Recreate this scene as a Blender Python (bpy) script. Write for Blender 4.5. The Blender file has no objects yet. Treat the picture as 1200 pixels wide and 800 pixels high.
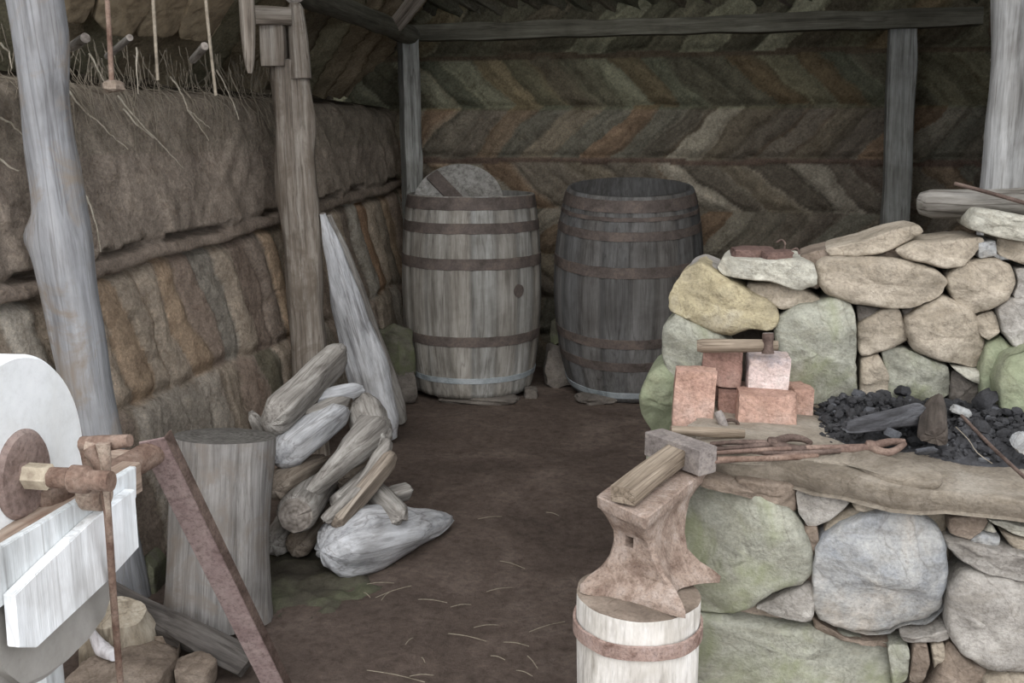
import bpy, bmesh, math, random
from mathutils import Vector, Matrix, noise
C = bpy.context.scene.collection
# ------------------------------------------------------------ camera
CAM = Vector((0, 0, 1.35)); FP = 1167.0
YAW = math.radians(14.0); PIT = math.atan(243 / FP)
cam = bpy.data.objects.new('camera', bpy.data.cameras.new('camera')); C.objects.link(cam)
cam.location = CAM; cam.rotation_euler = (math.pi/2 - PIT, 0, YAW)
cam.data.sensor_width = 36; cam.data.lens = FP/1200*36; cam.data.clip_start = .02
bpy.context.scene.camera = cam
# ------------------------------------------------------------ light and exposure
W = bpy.data.worlds.new('overcast_sky'); bpy.context.scene.world = W; W.use_nodes = True
bg = W.node_tree.nodes['Background']; bg.inputs[0].default_value = (.94, .96, 1.0, 1); bg.inputs[1].default_value = 1.0
sd = bpy.data.lights.new('veiled_sun', 'SUN'); sd.energy = .7; sd.angle = math.radians(40); sd.color = (1, .97, .93)
so = bpy.data.objects.new('veiled_sun', sd); C.objects.link(so); so.rotation_euler = (math.radians(56), 0, math.radians(10))
vs = bpy.context.scene.view_settings
vs.view_transform = 'Standard'; vs.look = 'None'; vs.exposure = 0.98; vs.gamma = 1; vs.use_curve_mapping = False

# ------------------------------------------------------------ photo geometry helpers
Fh = Vector((-math.sin(YAW), math.cos(YAW), 0)); Rt = Vector((math.cos(YAW), math.sin(YAW), 0))
Fw = Fh*math.cos(PIT) + Vector((0, 0, -math.sin(PIT))); Up = Fh*math.sin(PIT) + Vector((0, 0, math.cos(PIT)))
def ray(px, py): return Fw + Rt*((px-600)/FP) + Up*((400-py)/FP)
def P(px, py, d):
    r = ray(px, py); return CAM + r*(d/r.dot(Fh))
def PZ(px, py, z):
    r = ray(px, py); return CAM + r*((z-CAM.z)/r.z)
def PY(px, py, y):
    r = ray(px, py); return CAM + r*((y-CAM.y)/r.y)
def PX(px, py, x):
    r = ray(px, py); return CAM + r*((x-CAM.x)/r.x)
def L(r, g, b):
    f = lambda c: (c/255/12.92) if c/255 <= .04045 else ((c/255+.055)/1.055)**2.4
    r, g, b = f(r), f(g), f(b); y = .3*r+.59*g+.11*b; k = .72
    return (y+(r-y)*k, y+(g-y)*k, y+(b-y)*k, 1)
def N3(x, y, z): return noise.noise(Vector((x, y, z)))
def FR(x, y, z, o=4): return noise.fractal(Vector((x, y, z)), 1.0, 2.0, o)

# ------------------------------------------------------------ materials
def newmat(name):
    m = bpy.data.materials.new(name); m.use_nodes = True
    nt = m.node_tree; b = nt.nodes['Principled BSDF']
    b.inputs['Specular IOR Level'].default_value = .25
    return m, nt, b
def nd(nt, t, **k):
    n = nt.nodes.new(t)
    for a, v in k.items(): setattr(n, a, v)
    return n
def ramp(nt, src, stops):
    r = nd(nt, 'ShaderNodeValToRGB'); e = r.color_ramp.elements
    e[0].position, e[0].color = stops[0]; e[1].position, e[1].color = stops[-1]
    for p, c in stops[1:-1]:
        x = e.new(p); x.color = c
    nt.links.new(src, r.inputs[0]); return r.outputs[0]
def mixc(nt, fac, a, b, mode='MIX'):
    n = nd(nt, 'ShaderNodeMix', data_type='RGBA', blend_type=mode)
    for i, v in ((0, fac), (6, a), (7, b)):
        if hasattr(v, 'links'): nt.links.new(v, n.inputs[i])
        else: n.inputs[i].default_value = v
    return n.outputs[2]
def coords(nt, sx=1, sy=1, sz=1):
    tc = nd(nt, 'ShaderNodeTexCoord'); mp = nd(nt, 'ShaderNodeMapping'); mp.inputs['Scale'].default_value = (sx, sy, sz)
    nt.links.new(tc.outputs['Object'], mp.inputs[0]); return mp.outputs[0]
def ntex(nt, vec, scale, detail=6, rough=.6, dist=0):
    n = nd(nt, 'ShaderNodeTexNoise'); n.inputs['Scale'].default_value = scale; n.inputs['Detail'].default_value = detail
    n.inputs['Roughness'].default_value = rough; n.inputs['Distortion'].default_value = dist
    nt.links.new(vec, n.inputs['Vector']); return n.outputs['Fac']
def bump(nt, b, h, strength, dist):
    n = nd(nt, 'ShaderNodeBump'); n.inputs['Strength'].default_value = strength; n.inputs['Distance'].default_value = dist
    nt.links.new(h, n.inputs['Height']); nt.links.new(n.outputs[0], b.inputs['Normal']); return n
def madd(nt, a, b, op='ADD'):
    n = nd(nt, 'ShaderNodeMath', operation=op)
    for i, v in ((0, a), (1, b)):
        if hasattr(v, 'links'): nt.links.new(v, n.inputs[i])
        else: n.inputs[i].default_value = v
    return n.outputs[0]

def rock(name, c1, c2, c3=None, moss=None, mossamt=.5, spots=.42):
    m, nt, b = newmat(name); v = coords(nt)
    n1 = ntex(nt, v, 5, 6, .65, .4); n2 = ntex(nt, v, 38, 6, .75); n3 = ntex(nt, v, 150, 3, .7)
    col = ramp(nt, n1, [(.34, c1), (.52, c2), (.66, c3 or c2)])
    g = ramp(nt, n2, [(.3, (.55, .53, .5, 1)), (.5, (1, 1, 1, 1)), (.72, (1.25, 1.24, 1.2, 1))])
    col = mixc(nt, spots, col, g, 'MULTIPLY')
    g2 = ramp(nt, n3, [(.33, (.6, .6, .6, 1)), (.5, (1, 1, 1, 1)), (.7, (1.3, 1.3, 1.3, 1))])
    col = mixc(nt, .4, col, g2, 'MULTIPLY')
    st = ramp(nt, ntex(nt, coords(nt, 1, 1, 3.2), 7, 8, .7, 1.2), [(.38, (.78, .76, .73, 1)), (.5, (1, 1, 1, 1)), (.62, (1.14, 1.14, 1.15, 1))])
    col = mixc(nt, .8, col, st, 'MULTIPLY')
    vv = ramp(nt, ntex(nt, v, 13, 4, .6, 2), [(.28, (.6, .58, .56, 1)), (.36, (1, 1, 1, 1)), (1, (1, 1, 1, 1))])
    col = mixc(nt, .7, col, vv, 'MULTIPLY')
    ck = ramp(nt, ntex(nt, coords(nt, 1, 1, 1.8), 4.2, 3, .55, .8), [(.492, (1, 1, 1, 1)), (.5, (.55, .52, .5, 1)), (.508, (1, 1, 1, 1))])
    col = mixc(nt, .5, col, ck, 'MULTIPLY')
    if moss:
        mm = ramp(nt, ntex(nt, v, 6.5, 4, .6, .6), [(.62-mossamt*.3, (0, 0, 0, 1)), (.78-mossamt*.3, (.8, .8, .8, 1))])
        col = mixc(nt, mm, col, moss)
    nt.links.new(col, b.inputs['Base Color']); b.inputs['Roughness'].default_value = .93
    h = madd(nt, madd(nt, n2, .6, 'MULTIPLY'), madd(nt, n3, .25, 'MULTIPLY'))
    bump(nt, b, h, .75, .008); return m
def wood(name, dark, mid, light, k=30, stretch=.05, crack=.7, stain=None, attr=False, rough=.85):
    m, nt, b = newmat(name); v = coords(nt, 1, 1, stretch)
    n1 = ntex(nt, v, k, 6, .7, .3); n2 = ntex(nt, v, k*3.4, 4, .7); v2 = coords(nt)
    big = ntex(nt, v2, 4.5, 4, .6, .4)
    col = ramp(nt, n1, [(.3, dark), (.48, mid), (.68, light)])
    g = ramp(nt, n2, [(.32, (.5, .48, .46, 1)), (.5, (1, 1, 1, 1)), (.7, (1.22, 1.22, 1.22, 1))])
    col = mixc(nt, crack, col, g, 'MULTIPLY')
    gb = ramp(nt, big, [(.32, (.66, .64, .62, 1)), (.52, (1, 1, 1, 1)), (.68, (1.15, 1.16, 1.18, 1))])
    col = mixc(nt, .8, col, gb, 'MULTIPLY')
    ck = ramp(nt, ntex(nt, coords(nt, 1, 1, stretch*.6), k*.45, 3, .6, .2), [(.485, (1, 1, 1, 1)), (.5, (.38, .35, .33, 1)), (.515, (1, 1, 1, 1))])
    col = mixc(nt, min(1, crack), col, ck, 'MULTIPLY')
    if stain:
        s = ramp(nt, ntex(nt, v2, 7, 5, .65, .8), [(.5, (0, 0, 0, 1)), (.66, (.85, .85, .85, 1))])
        col = mixc(nt, s, col, stain)
    if attr:
        a = nd(nt, 'ShaderNodeAttribute', attribute_name='tone'); col = mixc(nt, 1.0, col, a.outputs['Color'], 'MULTIPLY')
    nt.links.new(col, b.inputs['Base Color']); b.inputs['Roughness'].default_value = rough
    h = madd(nt, n1, madd(nt, n2, .4, 'MULTIPLY')); bump(nt, b, h, .7, .006); return m
def endgrain(name, dark, light):
    m, nt, b = newmat(name); v = coords(nt)
    w = nd(nt, 'ShaderNodeTexWave', wave_type='RINGS', rings_direction='Z'); w.inputs['Scale'].default_value = 22
    w.inputs['Distortion'].default_value = 5; w.inputs['Detail'].default_value = 3; nt.links.new(v, w.inputs['Vector'])
    n = ntex(nt, v, 40, 5, .7)
    f = madd(nt, madd(nt, w.outputs['Fac'], .1, 'MULTIPLY'), madd(nt, n, .85, 'MULTIPLY'))
    nt.links.new(ramp(nt, f, [(.3, dark), (.65, light)]), b.inputs['Base Color']); b.inputs['Roughness'].default_value = .9
    bump(nt, b, f, .6, .004); return m
def metal(name, c1, c2, c3, k=14, met=.3, rough=.7, bs=.5, vor=False):
    m, nt, b = newmat(name); v = coords(nt)
    n1 = ntex(nt, v, k, 7, .7, .3); n2 = ntex(nt, v, k*9, 4, .75)
    col = ramp(nt, n1, [(.34, c1), (.5, c2), (.64, c3)])
    g = ramp(nt, n2, [(.32, (.45, .42, .4, 1)), (.5, (1, 1, 1, 1)), (.7, (1.3, 1.28, 1.25, 1))])
    nt.links.new(mixc(nt, min(.7, bs*1.4), col, g, 'MULTIPLY'), b.inputs['Base Color'])
    b.inputs['Metallic'].default_value = met; b.inputs['Roughness'].default_value = rough
    bump(nt, b, madd(nt, n2, n1), bs, .003); return m
def turf(name):
    m, nt, b = newmat(name); v = coords(nt)
    a = nd(nt, 'ShaderNodeAttribute', attribute_name='tone')
    n1 = ntex(nt, v, 16, 8, .75, .5); n2 = ntex(nt, v, 90, 5, .8, .3)
    g = ramp(nt, n1, [(.3, (.55, .5, .46, 1)), (.5, (.95, .95, .95, 1)), (.7, (1.35, 1.32, 1.28, 1))])
    col = mixc(nt, .85, a.outputs['Color'], g, 'MULTIPLY')
    g2 = ramp(nt, n2, [(.3, (.5, .48, .45, 1)), (.5, (1, 1, 1, 1)), (.72, (1.6, 1.58, 1.5, 1))])
    col = mixc(nt, .8, col, g2, 'MULTIPLY')
    nt.links.new(col, b.inputs['Base Color']); b.inputs['Roughness'].default_value = 1; b.inputs['Specular IOR Level'].default_value = .1
    bump(nt, b, madd(nt, n1, madd(nt, n2, .6, 'MULTIPLY')), .9, .015); return m
def floormat():
    m, nt, b = newmat('peaty_dirt'); v = coords(nt)
    n1 = ntex(nt, v, 2.2, 6, .7, .5); n2 = ntex(nt, v, 30, 8, .8, .3); n3 = ntex(nt, v, 130, 4, .8)
    col = ramp(nt, n1, [(.35, L(86, 71, 61)), (.52, L(102, 85, 74)), (.68, L(124, 106, 94))])
    g = ramp(nt, n2, [(.3, (.45, .42, .4, 1)), (.5, (1, 1, 1, 1)), (.72, (1.45, 1.42, 1.38, 1))])
    col = mixc(nt, .9, col, g, 'MULTIPLY')
    sp = ramp(nt, n3, [(.69, (0, 0, 0, 1)), (.75, (.7, .7, .7, 1))]); col = mixc(nt, sp, col, L(150, 135, 118))
    nt.links.new(col, b.inputs['Base Color']); b.inputs['Roughness'].default_value = .95
    bump(nt, b, madd(nt, n2, madd(nt, n3, .3, 'MULTIPLY')), .9, .012); return m

M = {}
M['floor'] = floormat(); M['turf'] = turf('turf_sods')
M['grey'] = rock('grey_stone', L(128, 122, 114), L(160, 154, 145), L(178, 172, 162))
M['blue'] = rock('blue_grey_stone', L(128, 134, 142), L(168, 168, 165), L(192, 182, 168))
M['pale'] = rock('pale_stone', L(160, 158, 145), L(182, 178, 160), L(190, 184, 165))
M['tan'] = rock('tan_stone', L(140, 128, 108), L(166, 152, 130), L(184, 170, 148))
M['yellow'] = rock('yellow_stone', L(140, 128, 98), L(172, 158, 116), L(180, 170, 142))
M['green'] = rock('mossy_stone', L(132, 132, 118), L(158, 158, 140), L(170, 168, 150), L(134, 140, 98), .45)
M['lime'] = rock('algae_stone', L(134, 138, 112), L(144, 150, 114), L(164, 164, 138), L(128, 138, 102), .7)
M['dark'] = rock('dark_stone', L(84, 78, 72), L(112, 104, 96), L(126, 118, 108))
M['brown'] = rock('brown_stone', L(104, 88, 74), L(140, 122, 104), L(156, 140, 122))
M['slab'] = rock('hearth_slab_stone', L(118, 106, 90), L(142, 130, 112), L(156, 146, 130))
M['core'] = rock('packed_earth', L(62, 54, 46), L(80, 70, 60))
M['brick'] = rock('pink_brick', L(156, 112, 92), L(190, 146, 124), L(200, 164, 146), None, 0, .6)
M['brickd'] = rock('dull_brick', L(132, 96, 82), L(160, 118, 102), L(170, 134, 118), None, 0, .6)
M['brickw'] = rock('whitened_brick', L(120, 126, 140), L(205, 180, 172), L(222, 205, 198), None, 0, .5)
M['brickdark'] = rock('sooty_brick', L(88, 64, 58), L(112, 84, 74), L(124, 96, 86), None, 0, .5)
M['coal'] = rock('charcoal', L(40, 40, 42), L(60, 60, 63), L(82, 82, 86))
M['coalb'] = rock('ashy_charcoal', L(60, 62, 66), L(88, 90, 96), L(120, 124, 130))
M['char'] = wood('charred_wood', L(46, 45, 46), L(74, 74, 78), L(124, 126, 132), 22, .25)
M['charb'] = wood('charred_brown_wood', L(50, 43, 38), L(78, 68, 60), L(100, 90, 80), 22, .25)
M['post'] = wood('weathered_grey_post', L(108, 108, 112), L(142, 144, 148), L(164, 165, 168), 22, .06, .5, L(140, 126, 110))
M['postb'] = wood('brown_post', L(88, 78, 68), L(132, 120, 106), L(164, 156, 144), 34, .04, .8, L(112, 98, 82))
M['postg'] = wood('dull_green_grey_timber', L(98, 100, 96), L(138, 140, 135), L(164, 166, 160), 28, .05, .7)
M['beamg'] = wood('olive_beam', L(60, 58, 48), L(88, 86, 72), L(108, 106, 92), 28, .05, .6)
M['postn'] = wood('bleached_post', L(130, 130, 128), L(178, 178, 176), L(206, 206, 204), 28, .05, .7)
M['drift'] = wood('grey_driftwood', L(100, 94, 88), L(152, 146, 138), L(190, 186, 178), 24, .1, .7)
M['driftw'] = wood('silvery_driftwood', L(124, 126, 130), L(178, 180, 184), L(216, 218, 222), 22, .1, .6)
M['driftb'] = wood('brownish_driftwood', L(104, 92, 78), L(148, 132, 114), L(174, 160, 142), 26, .08, .7)
M['driftdk'] = wood('dark_grey_driftwood', L(84, 80, 72), L(124, 119, 110), L(154, 150, 142), 24, .1, .9)
M['olive'] = rock('dull_mossy_stone', L(84, 82, 68), L(108, 106, 88), L(118, 114, 98), L(98, 106, 66), .6)
M['stump'] = wood('grey_stump', L(106, 102, 98), L(138, 134, 130), L(162, 158, 153), 30, .05, .6, L(130, 118, 106))
M['stumpend'] = endgrain('stump_end_grain', L(70, 66, 60), L(116, 112, 106))
M['driftend'] = endgrain('driftwood_end_grain', L(98, 88, 78), L(158, 148, 138))
M['paleend'] = endgrain('pale_end_grain', L(150, 132, 108), L(205, 190, 160))
M['plank'] = wood('dark_plank', L(58, 53, 49), L(84, 78, 73), L(112, 106, 100), 30, .06, .8)
M['yell'] = wood('yellowish_block', L(120, 106, 86), L(165, 150, 125), L(190, 178, 155), 20, .15, .6)
M['block'] = wood('limewashed_stump', L(164, 156, 142), L(214, 208, 198), L(238, 234, 228), 18, .16, .6, L(190, 182, 168))
M['barrelw'] = wood('barrel_oak_grey', L(120, 116, 108), L(148, 146, 139), L(172, 171, 166), 22, .06, .5, None, True)
M['barreld'] = wood('barrel_oak_dark', L(90, 88, 86), L(106, 105, 104), L(122, 122, 121), 26, .06, .45, None, True)
M['hoop'] = metal('rusty_hoop', L(84, 74, 68), L(104, 92, 86), L(122, 106, 96), 10, .2, .75, .3)
M['hoopl'] = metal('galvanised_hoop', L(120, 132, 138), L(165, 178, 185), L(190, 200, 205), 8, .25, .6, .2)
M['lid'] = wood('pale_lid', L(100, 98, 92), L(142, 140, 134), L(165, 162, 156), 24, .06, .5)
M['anvil'] = metal('rusted_anvil', L(122, 96, 80), L(160, 136, 118), L(178, 158, 144), 20, .05, .85, 1.0)
M['anvilside'] = metal('worn_anvil_face', L(104, 84, 72), L(136, 112, 96), L(150, 130, 116), 12, .15, .7, .6)
M['hband'] = metal('rusty_band', L(118, 86, 72), L(166, 136, 122), L(176, 150, 140), 18, .1, .8, .8)
M['hammer'] = metal('worn_steel', L(112, 102, 98), L(142, 132, 126), L(160, 148, 136), 12, .2, .7, .5)
M['handle'] = wood('greyed_handle', L(96, 80, 62), L(138, 120, 98), L(170, 152, 128), 40, .05, .8)
M['rust'] = metal('rust', L(108, 78, 62), L(138, 110, 92), L(158, 134, 116), 14, .15, .85, .8)
M['rustp'] = metal('pinkish_rust', L(136, 110, 106), L(160, 134, 130), L(172, 148, 142), 10, .1, .85, .7)
M['rustd'] = metal('dark_rust', L(74, 56, 48), L(100, 80, 70), L(124, 102, 90), 16, .2, .8, .6)
M['rusto'] = metal('orange_rust', L(104, 78, 66), L(126, 100, 86), L(146, 120, 102), 16, .1, .85, .6)
M['crank'] = metal('crusted_crank_iron', L(126, 96, 78), L(164, 140, 120), L(188, 168, 146), 18, .1, .85, .9)
M['wheel'] = metal('white_grindstone', L(222, 224, 222), L(232, 236, 237), L(240, 243, 245), 3.5, 0, .9, .1)
M['hub'] = metal('rusty_hub', L(118, 94, 84), L(146, 122, 112), L(158, 136, 126), 12, .1, .85, .7)
M['white'] = wood('white_painted_board', L(212, 216, 218), L(236, 240, 242), L(246, 248, 250), 14, .08, .35)
M['whites'] = wood('worn_white_paint', L(190, 196, 198), L(214, 220, 222), L(232, 236, 238), 14, .08, .5)
M['railtop'] = wood('rust_stained_rail', L(124, 96, 76), L(168, 142, 120), L(192, 172, 152), 20, .08, .6, L(150, 108, 84))
M['trough'] = metal('grey_trough', L(142, 138, 132), L(162, 158, 150), L(172, 168, 162), 4, .1, .55, .1)
M['straw'] = rock('dry_straw', L(130, 118, 98), L(160, 148, 124))
M['root'] = rock('dry_root', L(110, 100, 84), L(146, 134, 114))
M['rootp'] = rock('pale_root', L(176, 164, 140), L(206, 196, 174))
M['moss'] = rock('ground_moss', L(70, 63, 54), L(80, 76, 60), L(90, 92, 66))
M['bone'] = wood('bleached_branch', L(160, 150, 148), L(205, 200, 202), L(230, 228, 230), 20, .1, .4)
M['birch'] = metal('roof_bark', L(120, 104, 78), L(158, 138, 104), L(172, 154, 120), 3, 0, .95, .5)

# ------------------------------------------------------------ object helpers
def tag(o, label=None, cat=None, group=None, kind=None):
    if label: o['label'] = label
    if cat: o['category'] = cat
    if group: o['group'] = group
    if kind: o['kind'] = kind
    return o
def empty(name, loc=(0, 0, 0), rot=(0, 0, 0)):
    o = bpy.data.objects.new(name, None); C.objects.link(o); o.location = loc; o.rotation_euler = rot
    o.empty_display_size = .05; return o
def link(name, verts, faces, mats, mw=None, parent=None, smooth=True, midx=None, tone=None):
    me = bpy.data.meshes.new(name); me.from_pydata([tuple(v) for v in verts], [], faces)
    bm = bmesh.new(); bm.from_mesh(me); bmesh.ops.recalc_face_normals(bm, faces=bm.faces) if tone is None else None; bm.to_mesh(me); bm.free()
    if not isinstance(mats, (list, tuple)): mats = [mats]
    for m in mats: me.materials.append(m)
    if smooth: me.polygons.foreach_set('use_smooth', [True]*len(me.polygons))
    if midx: me.polygons.foreach_set('material_index', midx)
    if tone:
        ca = me.color_attributes.new('tone', 'FLOAT_COLOR', 'POINT')
        ca.data.foreach_set('color', [x for t in tone for x in t])
    me.update()
    o = bpy.data.objects.new(name, me); C.objects.link(o)
    if mw is not None: o.matrix_world = mw
    if parent is not None:
        o.parent = parent; o.matrix_parent_inverse = (Matrix.LocRotScale(parent.location, parent.rotation_euler, None)).inverted()
    return o
def autosmooth(o, ang=40):
    me = o.data; bm = bmesh.new(); bm.from_mesh(me)
    for e in bm.edges:
        if len(e.link_faces) == 2 and e.calc_face_angle(0) > math.radians(ang): e.smooth = False
    bm.to_mesh(me); bm.free(); return o
def frame(A, B, roll=0):
    z = (B-A).normalized(); q = z.to_track_quat('Z', 'Y')
    return Matrix.Translation(A) @ q.to_matrix().to_4x4() @ Matrix.Rotation(roll, 4, 'Z')

def log(name, A, B, prof, mats, parent=None, seed=0, sides=22, rings=None, rough=.07, bend=(0, 0), knots=(), roll=0, cuts=(0, 0), ridges=.5, jag=0, capr=.05, split=()):
    """a trunk: local Z runs from A to B; prof = [(t, rx, ry)]; knots = [(t, angle, amp, width)]"""
    A = Vector(A); B = Vector(B); Ln = (B-A).length
    rings = rings or max(14, min(60, int(Ln/.025))); V = []; Fc = []; mi = []
    qi = frame(A, B, roll).to_3x3().inverted()
    kn = []
    for (kt, ka, am, w) in knots:
        if isinstance(ka, Vector): l_ = qi @ ka; ka = math.atan2(l_.y, l_.x)
        kn.append((kt, ka, am, w))
    knots = kn
    if isinstance(bend, Vector): l_ = qi @ bend; bend = (l_.x, l_.y)
    def pr(t):
        for i in range(len(prof)-1):
            a, b = prof[i], prof[i+1]
            if t <= b[0]:
                k = (t-a[0])/max(1e-6, b[0]-a[0]); k = k*k*(3-2*k)*.6+k*.4
                return a[1]+(b[1]-a[1])*k, a[2]+(b[2]-a[2])*k
        return prof[-1][1], prof[-1][2]
    for i in range(rings+1):
        t = i/rings; rx, ry = pr(t); z0 = t*Ln
        bx = bend[0]*math.sin(math.pi*t)+.12*rx*N3(z0*3, seed, 1); by = bend[1]*math.sin(math.pi*t)+.12*ry*N3(z0*3, seed, 7)
        for j in range(sides):
            a = 2*math.pi*j/sides; ca, sa = math.cos(a), math.sin(a)
            k = 1+rough*(1.6*N3(ca*1.1+seed, sa*1.1, z0*4)+ridges*N3(ca*4.5, sa*4.5+seed, z0*2.2)+ridges*.6*N3(ca*9+seed, sa*9, z0*1.5))
            for (kt, ka, am, w) in knots:
                da = (a-ka+math.pi) % (2*math.pi)-math.pi; k += am*math.exp(-((z0-kt*Ln)/w)**2-(da/.7)**2)
            x_, y_ = rx*ca*k, ry*sa*k
            for (sa_, sd_) in split:
                tw = sa_+.5*N3(z0*1.5, sa_, seed); e_ = x_*math.cos(tw)+y_*math.sin(tw)-sd_*min(rx, ry)*(1+.25*N3(z0*6, sa_, seed+2))
                if e_ > 0: x_ -= e_*.85*math.cos(tw); y_ -= e_*.85*math.sin(tw)
            z = z0
            if i == 0: z += cuts[0]*ca*rx + (jag*N3(ca*3, sa*3, seed+4) if jag else 0)
            if i == rings: z += cuts[1]*ca*rx + (jag*N3(ca*3, sa*3, seed+9) if jag else 0)
            V.append((x_+bx, y_+by, z))
    for i in range(rings):
        for j in range(sides):
            a = i*sides+j; b = i*sides+(j+1) % sides
            Fc.append((a, b, b+sides, a+sides)); mi.append(0)
    for e, off in ((0, 0), (rings, rings*sides)):
        c = [sum(V[off+j][k] for j in range(sides))/sides for k in range(3)]; prev = off
        for s in (.93, .6, .3):
            base = len(V)
            for j in range(sides):
                p = V[off+j]; q = [c[k]+(p[k]-c[k])*s for k in range(3)]
                dz = (capr*pr(e/rings)[0]*(1 if e else -1)*(1-s*s)*1.2); q[2] += dz+.04*pr(e/rings)[0]*N3(q[0]*30, q[1]*30, seed)
                V.append(q)
            for j in range(sides):
                f = (prev+j, prev+(j+1) % sides, base+(j+1) % sides, base+j); Fc.append(f); mi.append(1)
            prev = base
        V.append(c if e else c); n = len(V)-1; V[n] = [c[0], c[1], c[2]+capr*1.2*pr(e/rings)[0]*(1 if e else -1)]
        for j in range(sides): Fc.append((prev+j, prev+(j+1) % sides, n)); mi.append(1)
    if not isinstance(mats, (list, tuple)): mats = [mats, M['driftend']]
    o = link(name, V, Fc, mats, frame(A, B, roll), parent, True, mi)
    return autosmooth(o, 55)

def tube(name, pts, r, mat, parent=None, sides=8, sub=1, wob=0, flat=1):
    pts = [Vector(p) for p in pts]
    if sub > 1:
        q = []
        for i in range(len(pts)-1):
            p0 = pts[max(0, i-1)]; p1 = pts[i]; p2 = pts[i+1]; p3 = pts[min(len(pts)-1, i+2)]
            for k in range(sub):
                t = k/sub; q.append(.5*((2*p1)+(p2-p0)*t+(2*p0-5*p1+4*p2-p3)*t*t+(3*p1-p0-3*p2+p3)*t**3))
        q.append(pts[-1]); pts = q
    n = len(pts); O = pts[0].copy(); V = []; Fc = []
    rr = r if isinstance(r, (list, tuple)) else [r, r]
    up = Vector((0, 0, 1)) if abs((pts[-1]-pts[0]).normalized().z) < .9 else Vector((1, 0, 0))
    for i, p in enumerate(pts):
        d = (pts[min(i+1, n-1)]-pts[max(i-1, 0)]).normalized(); s = d.cross(up).normalized(); u = s.cross(d)
        t = i/(n-1)*(len(rr)-1); k = min(int(t), len(rr)-2); ra = rr[k]+(rr[k+1]-rr[k])*(t-k)
        if wob: p = p+Vector((N3(i*.7, 1, p.x), N3(i*.7, 5, p.y), N3(i*.7, 9, p.z)))*wob
        for j in range(sides):
            a = 2*math.pi*j/sides; V.append(p-O+(s*math.cos(a)+u*math.sin(a)*flat)*ra)
    for i in range(n-1):
        for j in range(sides):
            a = i*sides+j; b = i*sides+(j+1) % sides; Fc.append((a, b, b+sides, a+sides))
    Fc.append(tuple(range(sides))); Fc.append(tuple(range((n-1)*sides, n*sides)))
    return autosmooth(link(name, V, Fc, mat, Matrix.Translation(O), parent), 60)

def outline(pts, n=60):
    P2 = [Vector(p) for p in pts]
    for kk in (.11, .2):
        Q = []
        for i in range(len(P2)):
            a, b = P2[i], P2[(i+1) % len(P2)]; Q += [a.lerp(b, kk), a.lerp(b, 1-kk)]
        P2 = Q
    ls = [(P2[(i+1) % len(P2)]-P2[i]).length for i in range(len(P2))]; T = sum(ls); out = []; acc = 0; i = 0
    for k in range(n):
        t = T*k/n
        while acc+ls[i] < t and i < len(ls)-1: acc += ls[i]; i += 1
        out.append(P2[i].lerp(P2[(i+1) % len(P2)], (t-acc)/max(1e-9, ls[i])))
    return out
def stone(name, poly, thick, mat, parent=None, seed=0, bulge=.018, normal=Vector((0, -1, 0)), rough=.0045, facets=4, pw=14, back=.86, grow=1.03):
    """poly = world points of the face outline; the stone reaches 'thick' behind it"""
    O = sum(poly, Vector())/len(poly); n = normal.normalized()
    ux = Vector((0, 0, 1)).cross(n)
    ux = ux.normalized() if ux.length > .1 else Vector((1, 0, 0)); uy = n.cross(ux)
    pl = outline([((p-O).dot(ux), (p-O).dot(uy)) for p in poly]); K = len(pl); rnd = random.Random(seed*7+3)
    R = max(p.length for p in pl); c = Vector((0, 0))
    fac = [(Vector((math.cos(a), math.sin(a))), rnd.uniform(.15, .5), rnd.uniform(.0, .55)) for a in [rnd.uniform(0, 6.28) for _ in range(facets)]]
    bulge *= .62; pl = [p*grow*(1+.035*N3(p.x*25+seed, p.y*25, seed)+.03*N3(p.x*70+seed, p.y*70, seed)) for p in pl]
    tl = Vector((rnd.uniform(-1, 1), rnd.uniform(-1, 1)))*.05
    rd = [(Vector((math.cos(a), math.sin(a))), rnd.uniform(.06, .16), rnd.uniform(-.25, .35)*R) for a in [rnd.uniform(0, 6.28) for _ in range(3 if facets else 0)]]
    V = []; Fc = []; S = [(.84*back/.86, -1), (.93, -.9), (.985, -.55), (1.0, -.12), (.993, None), (.975, None), (.945, None), (.9, None), (.84, None), (.76, None), (.66, None), (.55, None), (.44, None), (.32, None), (.2, None), (.09, None)]
    def front(q, s):
        h = bulge*(1-s**pw)
        for d, k, off in fac: h = min(h, bulge*1.05-k*max(0, (q.dot(d)/R-off))*bulge*4)
        for d, k, off in rd: h -= max(0, q.dot(d)-off)*k*1.3
        lay = FR(q.x*6+seed, q.y*10, seed*2, 3)*2.2; st = (math.floor(lay)+min(1, (lay-math.floor(lay))*6))*rough*.9 if facets else 0
        return h+q.dot(tl)+st+rough*1.8*FR(q.x*9+seed*3, q.y*9, seed)+rough*1.0*N3(q.x*45, q.y*45+seed, seed)
    for s, dz in S:
        for p in pl:
            q = p*s; h = front(q, s) if dz is None else thick*dz + (.5*rough*N3(q.x*30, q.y*30, dz*3+seed) if dz > -.9 else 0)
            w = ux*q.x+uy*q.y+n*h; V.append(w)
    for i in range(len(S)-1):
        for j in range(K):
            a = i*K+j; b = i*K+(j+1) % K; Fc.append((a, b, b+K, a+K))
    V.append(n*-thick); Fc += [(j, (j+1) % K, len(V)-1) for j in range(K)]
    V.append(n*front(Vector((0, 0)), 0)); b0 = (len(S)-1)*K; Fc += [(b0+j, b0+(j+1) % K, len(V)-1) for j in range(K)]
    return autosmooth(link(name, V, Fc, mat, Matrix.Translation(O), parent), 50)

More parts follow.
